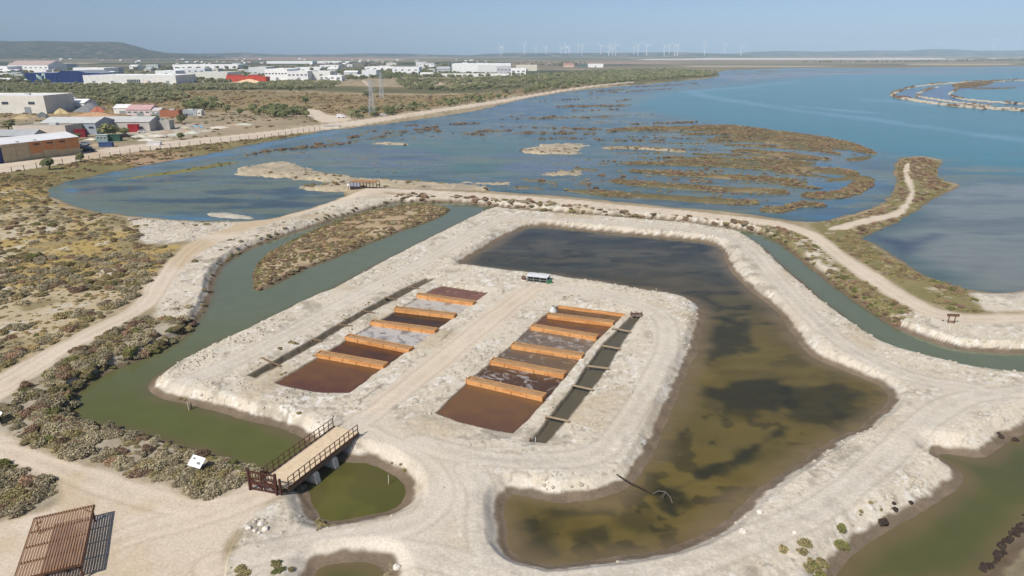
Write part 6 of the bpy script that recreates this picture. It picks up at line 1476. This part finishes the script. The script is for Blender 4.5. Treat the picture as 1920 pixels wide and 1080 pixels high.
for k in range(3): f = MB().box((-1.4 + 1.4 * k, -1.36, 1.7), (1.0, .06, .9)).build('window', wallm((226,230,228)), r_); MB().box((-1.4 + 1.4 * k, -1.41, 1.7), (.8, .04, .7)).build('pane', glass, f)
container(214, 264, 6.0, 2.5, 2.6, (62,96,84), 'dark green container right of the pale site cabin', .12)
container(200, 275, 4.8, 2.3, 1.7, (74,96,140), 'low blue container in front of the green cabins', .14)
container(153, 257, 4.4, 2.0, 3.4, (138,44,52), 'dark red box in front of the blue-grey shed', .1)
container(252, 247, 4.6, 2.0, 3.4, (168,52,58), 'bright red box in front of the beige shed', .1)
container(290, 272, 5.0, 2.2, 1.3, (228,228,226), 'white covered skip beside the fence', .15, 'skip')
x, y, _ = W(370, 246, 1.0); root = thing('tarpaulin_shelter', (x, y, .95), 'blue tarpaulin on poles over the rubble yard', 'tarpaulin')
vs = [(-2.6 + 5.2 * i / 8, -1.6 + 3.2 * j / 5, 2.5 + .3 * math.sin(i * 1.3 + j) - .1 * abs(i - 4)) for j in range(6) for i in range(9)]
MB().add(vs, [(j * 9 + i, j * 9 + i + 1, (j + 1) * 9 + i + 1, (j + 1) * 9 + i) for j in range(5) for i in range(8)]).build('sheet', wallm((120,188,226), 'tarp'), root)
for sx in (-2.4, 2.4):
    for sy in (-1.4, 1.4): MB().cyl((sx, sy, 0), (sx, sy, 2.3), .06).build('pole', post_m, root)
# cars
tyre = mat('tyre', A(34,34,36), .9); 
def car(px, py, c, lab, rz, van=False):
    x, y, _ = W(px, py, 1.0); root = thing('parked_car', (x, y, hz(x, y)), lab, 'car', 'vehicles in the yards and on the road', rz); pm = mat(f'car_paint_{c[0]}_{c[2]}', A(*c), .3, .02, 1, 0, .1, .5)
    pr_ = [(-2.1,.35),(2.1,.35),(2.15,.75),(1.3,.92),(.7,1.42),(-1.3,1.45),(-1.95,.95),(-2.15,.8)] if not van else [(-2.5,.35),(2.5,.35),(2.55,1.0),(1.9,1.25),(1.5,2.0),(-2.4,2.05),(-2.5,.9)]
    n = len(pr_); hw = .85
    MB().add([(u, -hw, w) for u, w in pr_] + [(u, hw, w) for u, w in pr_], [tuple(range(n)), tuple(range(2 * n - 1, n - 1, -1))] + [(k, n + k, n + (k + 1) % n, (k + 1) % n) for k in range(n)]).build('body', pm, root)
    zc = 1.17 if not van else 1.6
    for s in (-1, 1): MB().box((-.25 if not van else .9, s * hw, zc), (1.9 if not van else 1.0, .03, .34)).build('side_window', glass, root)
    for u in (-1.35, 1.35):
        for s in (-1, 1): MB().cyl((u, s * .72, .33), (u, s * .9, .33), .33, .33, 12).build('wheel', tyre, root)
    FOOT.append((x, y, 3))
car(160, 279, (40,44,60), 'dark car parked right of the brick shed', .2); car(168, 284, (70,80,92), 'grey car parked nearest the road by the brick shed', .15); car(160, 272, (150,156,160), 'silver car parked behind the dark one', .3)
car(235, 257, (60,40,44), 'dark red car beside the green container', .1); car(640, 221, (236,236,234), 'white van parked beside the road by the trees', .1, True); car(720, 217.5, (230,230,228), 'white car driving on the shore road past the pylon', .35)
car(268, 249, (210,205,200), 'pale car under the beige shed', .1)
# culvert under the road
x, y, _ = W(622, 239, .2); root = thing('culvert', (x, y, 0), 'low concrete culvert carrying the road over the creek', 'culvert', rz=.3)
MB().box((0, 1.5, 1.0), (9, 3, .5)).build('deck', wallm((196,196,190)), root); MB().box((-1.2, .05, .35), (4.2, .3, .8)).build('opening_shade', mat('opening_shade_black', A(24,24,26)), root)  # near-black slab stands in for the shade inside the culvert
for sx in (-4, 2.8): MB().box((sx, .4, .5), (1.6, 1.4, 1.3)).build('abutment', wallm((206,206,200)), root)
# ---------------------------------------------------------------- pylons, cables, lamps, fence
pyl_m = mat('pylon_steel', A(196,200,206), .5, .05, 1, 0, .2)
def pylon(px, py, pt, lab):
    x, y, _ = W(px, py, 1.0); Ht = zat(pt, y) - 1; root = thing('pylon', (x, y, .95), lab, 'pylon', 'lattice pylons by the shore road'); w0, w1 = Ht * .085, Ht * .022
    P = lambda sx, sy, t: Vector((sx * (w0 + (w1 - w0) * t), sy * (w0 + (w1 - w0) * t), Ht * t)); t_ = Ht * .0036
    for sx in (-1, 1):
        for sy in (-1, 1): MB().beam(P(sx, sy, 0), P(sx, sy, 1), t_ * 1.7, t_ * 1.7).build('leg', pyl_m, root)
    lv = [0, .13, .25, .36, .46, .55, .63, .70, .77, .83, .89, .94, 1]
    mb = MB()
    for i in range(len(lv) - 1):
        for (p, q) in (((-1, -1), (1, -1)), ((1, -1), (1, 1)), ((1, 1), (-1, 1)), ((-1, 1), (-1, -1))):
            mb.beam(P(*p, lv[i]), P(*q, lv[i + 1]), t_, t_); mb.beam(P(*q, lv[i]), P(*p, lv[i + 1]), t_, t_); mb.beam(P(*p, lv[i + 1]), P(*q, lv[i + 1]), t_, t_)
    mb.build('lattice', pyl_m, root)
    tips = []
    for t in (.72, .84, .95):
        for s in (-1, 1):
            e = Vector((s * Ht * .13, 0, Ht * t)); MB().beam(P(s, -1, t), e, t_, t_).beam(P(s, 1, t), e, t_, t_).beam(P(s, 0, t + .04), e, t_, t_).build('crossarm', pyl_m, root)
            MB().cyl(e, e - Vector((0, 0, Ht * .04)), t_ * 1.2, t_ * 1.2, 6).build('insulator', wallm((150,160,160)), root); tips.append(root.location + e - Vector((0, 0, Ht * .04)))
    return tips
t1 = pylon(698, 217, 150, 'nearer lattice pylon standing on the shore road'); t2 = pylon(716, 184, 136, 'farther lattice pylon in the dry field behind')
for k in range(6):
    mb = MB(); p, q = t1[k], t2[k]; prev = None
    for i in range(13):
        t = i / 12; v = p.lerp(q, t) - Vector((0, 0, 4.5 * 4 * t * (1 - t) / 2)) - p
        if prev is not None: mb.cyl(prev, v, .045, .045, 4)
        prev = v
    o = mb.build('power_cable', mat('cable', A(120,124,128), .6), loc=p); tag(o, f'thin power cable hung between the two pylons, {["left lower","right lower","left middle","right middle","left top","right top"][k]}', 'cable', 'power cables')
lamp_m = mat('lamp_post', A(220,222,224), .5)
for i, (px, yt, yb_) in enumerate([(80,143,158),(118,140,155),(220,150,166),(348,133,151),(271,146,163),(319,150,167),(363,150,163),(408,150,161),(431,150,162),(448,149,163),(523,148,159),(592,143,160),(630,124,150),(842,112,143),(847,110,141),(652,130,148),(1010,128,146),(8,160,176),(14,160,175),(420,150,160)]):
    x, y, _ = W(px, yb_, 1.0); hh = zat(yt, y) - 1; root = thing('lamp_post', (x, y, .95), '', 'lamp post', 'lamp posts of the estate')
    root['label'] = f'thin white lamp post before {["the blue store mark","the blue store middle","the white box left part","the dark trees by the pale hall","the white box right part","the white box right end","the pale hall left annex","the pale hall","the red yard","the sand heap","the big white hall","the white cube hall","the grove left of the pylons","the largest hall, left one of a pair","the largest hall, right one of a pair","the ribbed hall","the cream hall","the wood at the left edge","the wood close to the left edge","the pale hall right end"][i]}'
    MB().cyl((0, 0, 0), (0, 0, hh), .22, .12, 7).build('pole', lamp_m, root); MB().box((.6, 0, hh), (1.4, .15, .12)).build('arm', lamp_m, root); MB().box((1.4, 0, hh - .05), (.8, .4, .16)).build('lamp_head', wallm((180,184,190)), root)
# fence along the road
fp = [(-40,339),(0,329),(60,318),(110,310),(170,302),(240,290),(300,281),(350,274),(420,267),(480,260),(540,251),(600,241)]
fw = [Vector(W(x, y, 1.0)) for x, y in fp]; seg = [(fw[i + 1] - fw[i]).length for i in range(len(fw) - 1)]; tot = sum(seg)
fence = thing('post_fence', (fw[0].x, fw[0].y, 0), 'wire fence on dark wooden posts along the lower side of the road', 'fence'); fpm = mat('fence_post', A(104,90,76), .9, .2, 3); org_ = Vector((fw[0].x, fw[0].y, 0))
def along(s):
    for i, l in enumerate(seg):
        if s <= l or i == len(seg) - 1: return fw[i].lerp(fw[i + 1], min(1, s / l))
        s -= l
npf = int(tot / 4.4); pm_ = MB().cyl((0, 0, -.3), (0, 0, 1.9), .11, .10, 6).mesh('post', fpm); pts_ = []
PZ = [along(tot * k / npf) for k in range(npf + 1)]; zz_ = terrain(np.array([p.x for p in PZ]), np.array([p.y for p in PZ]))['z']
for k, p in enumerate(PZ):
    o = bpy.data.objects.new('post', pm_); link(o, fence); o.location = (p.x - org_.x, p.y - org_.y, max(.4, zz_[k])); o.rotation_euler = (rnd.uniform(-.04, .04), rnd.uniform(-.04, .04), 0); pts_.append(Vector(o.location))
for zz in (.5, 1.0, 1.5, 1.85):
    mb = MB()
    for k in range(len(pts_) - 1): mb.beam(pts_[k] + Vector((0, -.12, zz)), pts_[k + 1] + Vector((0, -.12, zz)), .025, .025)
    mb.build('wire', mat('fence_wire', A(150,140,130), .6), fence)
# ---------------------------------------------------------------- wind turbines
wt_m = mat('turbine_white', A(240,242,244), .5, .02, .01)
def turbine(px, py, hub, lab, D=6800., ang=0.):
    dx = (px - 960) / F; x = dx * D / cP * .995; y = D; zb = zat(py, D); Hh = zat(hub, D) - zb; root = thing('wind_turbine', (x, y, zb - 3), lab, 'wind turbine', 'wind turbines on the horizon'); Hh += 3
    MB().cyl((0, 0, 0), (0, 0, Hh), 3.8, 2.2, 10).build('tower', wt_m, root)
    MB().box((0, 1, Hh + 1), (5, 12, 5)).build('nacelle', wt_m, root)
    MB().cyl((0, -8, Hh + 1), (0, -5, Hh + 1), 1.6, 3, 8).build('hub', wt_m, root)
    Rr = Hh * .56
    for k in range(3):
        t = ang + k * 2.0944; d = Vector((math.sin(t), 0, math.cos(t))); n = Vector((math.cos(t), 0, -math.sin(t))); o = Vector((0, -6.5, Hh + 1)); vs = []
        for q, w in ((.03, 1.8), (.2, 3.4), (.6, 2.2), (1, .6)):
            c_ = o + d * (Rr * q); vs += [c_ + n * w, c_ - n * w + Vector((0, .5, 0)), c_ + Vector((0, -.8, 0))]
        fs = []
        for i in range(3):
            b0 = i * 3; fs += [(b0, b0 + 1, b0 + 4, b0 + 3), (b0 + 1, b0 + 2, b0 + 5, b0 + 4), (b0 + 2, b0, b0 + 3, b0 + 5)]
        MB().add(vs, fs + [(2, 1, 0), (9, 10, 11)]).build('blade', wt_m, root)
zt_ = [(155,112,160),(168,114,160),(310,92,156),(385,120,156),(450,112,156),(545,118,156),(577,108,156),(600,112,156),(660,108,154),(684,100,167),(805,104,160),(858,106,167),(880,112,167),(902,98,167),(1020,114,160),(1045,98,168),(1103,100,168),(1216,108,168),(1247,100,160),(1282,96,168),(1300,106,168),(1477,97,168),(1605,95,156),(1712,106,168)]
for i, (x, hb_, bs) in enumerate(zt_):
    turbine(900 + x * .2604, 60 + bs * .2604, 60 + hb_ * .2604, f'white wind turbine on the horizon, {i + 1}{"st" if i in (0, 20) else "nd" if i in (1, 21) else "rd" if i in (2, 22) else "th"} from the left of the long row', 6800 + rnd.uniform(-500, 600), rnd.uniform(0, 2.09))
for i, (x, hb_, bs) in enumerate([(1770,75,92),(1835,78,92),(1866,80,92),(1913,74,90)]): turbine(x, bs, hb_, f'very faint wind turbine above the right-hand ridge, {["first", "second", "third", "last"][i]} from the left', 8000, rnd.uniform(0, 2))
# mast and scattered houses on the hill
dx = (18 - 960) / F; D = 6000; root = thing('radio_mast', (dx * D / cP, D, zat(79, D) - 4), 'thin radio mast on top of the left hill', 'mast'); Hm = zat(61, D) - zat(79, D) + 4
MB().cyl((0, 0, 0), (0, 0, Hm), 1.6, .5, 6).build('mast_tube', mat('mast_grey', A(190,196,204), .6), root); 
for k in range(3): MB().box((0, 0, Hm * (.5 + .18 * k)), (4, 1, 2.5)).build('antenna', wallm((220,220,220)), root)
for i in range(58):
    px = rnd.uniform(-20, 1000); py = rnd.uniform(124, 150) if px < 640 else rnd.uniform(122, 138)
    lab_ = ['low white shed', 'small pale workshop', 'little cream hall', 'short grey shed'][i % 4]
    warehouse(px, px + rnd.uniform(9, 24), py - rnd.uniform(3, 6), py, rnd.uniform(12, 25), rnd.choice([WHT, WHT, CRM, (214,216,216)]), rnd.choice([WHT, GRY, (206,196,188)]), lab_ + ' among the estate trees near ' + lm(px, py, LMF), rnd.choice(['flat', 'gable']), rnd.choice([0, 3, 4]), rnd.choice([0, 1]), .62, 2.0, 'warehouse', 'small sheds of the estate')
for i in range(64):
    px = rnd.uniform(0, 660) if i < 46 else rnd.uniform(640, 920); py = rnd.uniform(112.0, 122) if i < 46 else rnd.uniform(113, 120)
    warehouse(px, px + rnd.uniform(2.5, 7), py - rnd.uniform(1.3, 2.2), py, rnd.uniform(10, 20), rnd.choice([WHT, CRM, (226,214,200)]), rnd.choice([(190,150,130), WHT, (200,190,180)]), ('tiny pale house on the far plain near ' if i < 46 else 'tiny pale farm building on the plain near ') + lm(px, py, LMF), 'gable', 0, 0, .6, 2.5, 'house', 'scattered far houses' if i < 46 else 'far farm buildings', 'house')
finish_plants()
sow_stones()
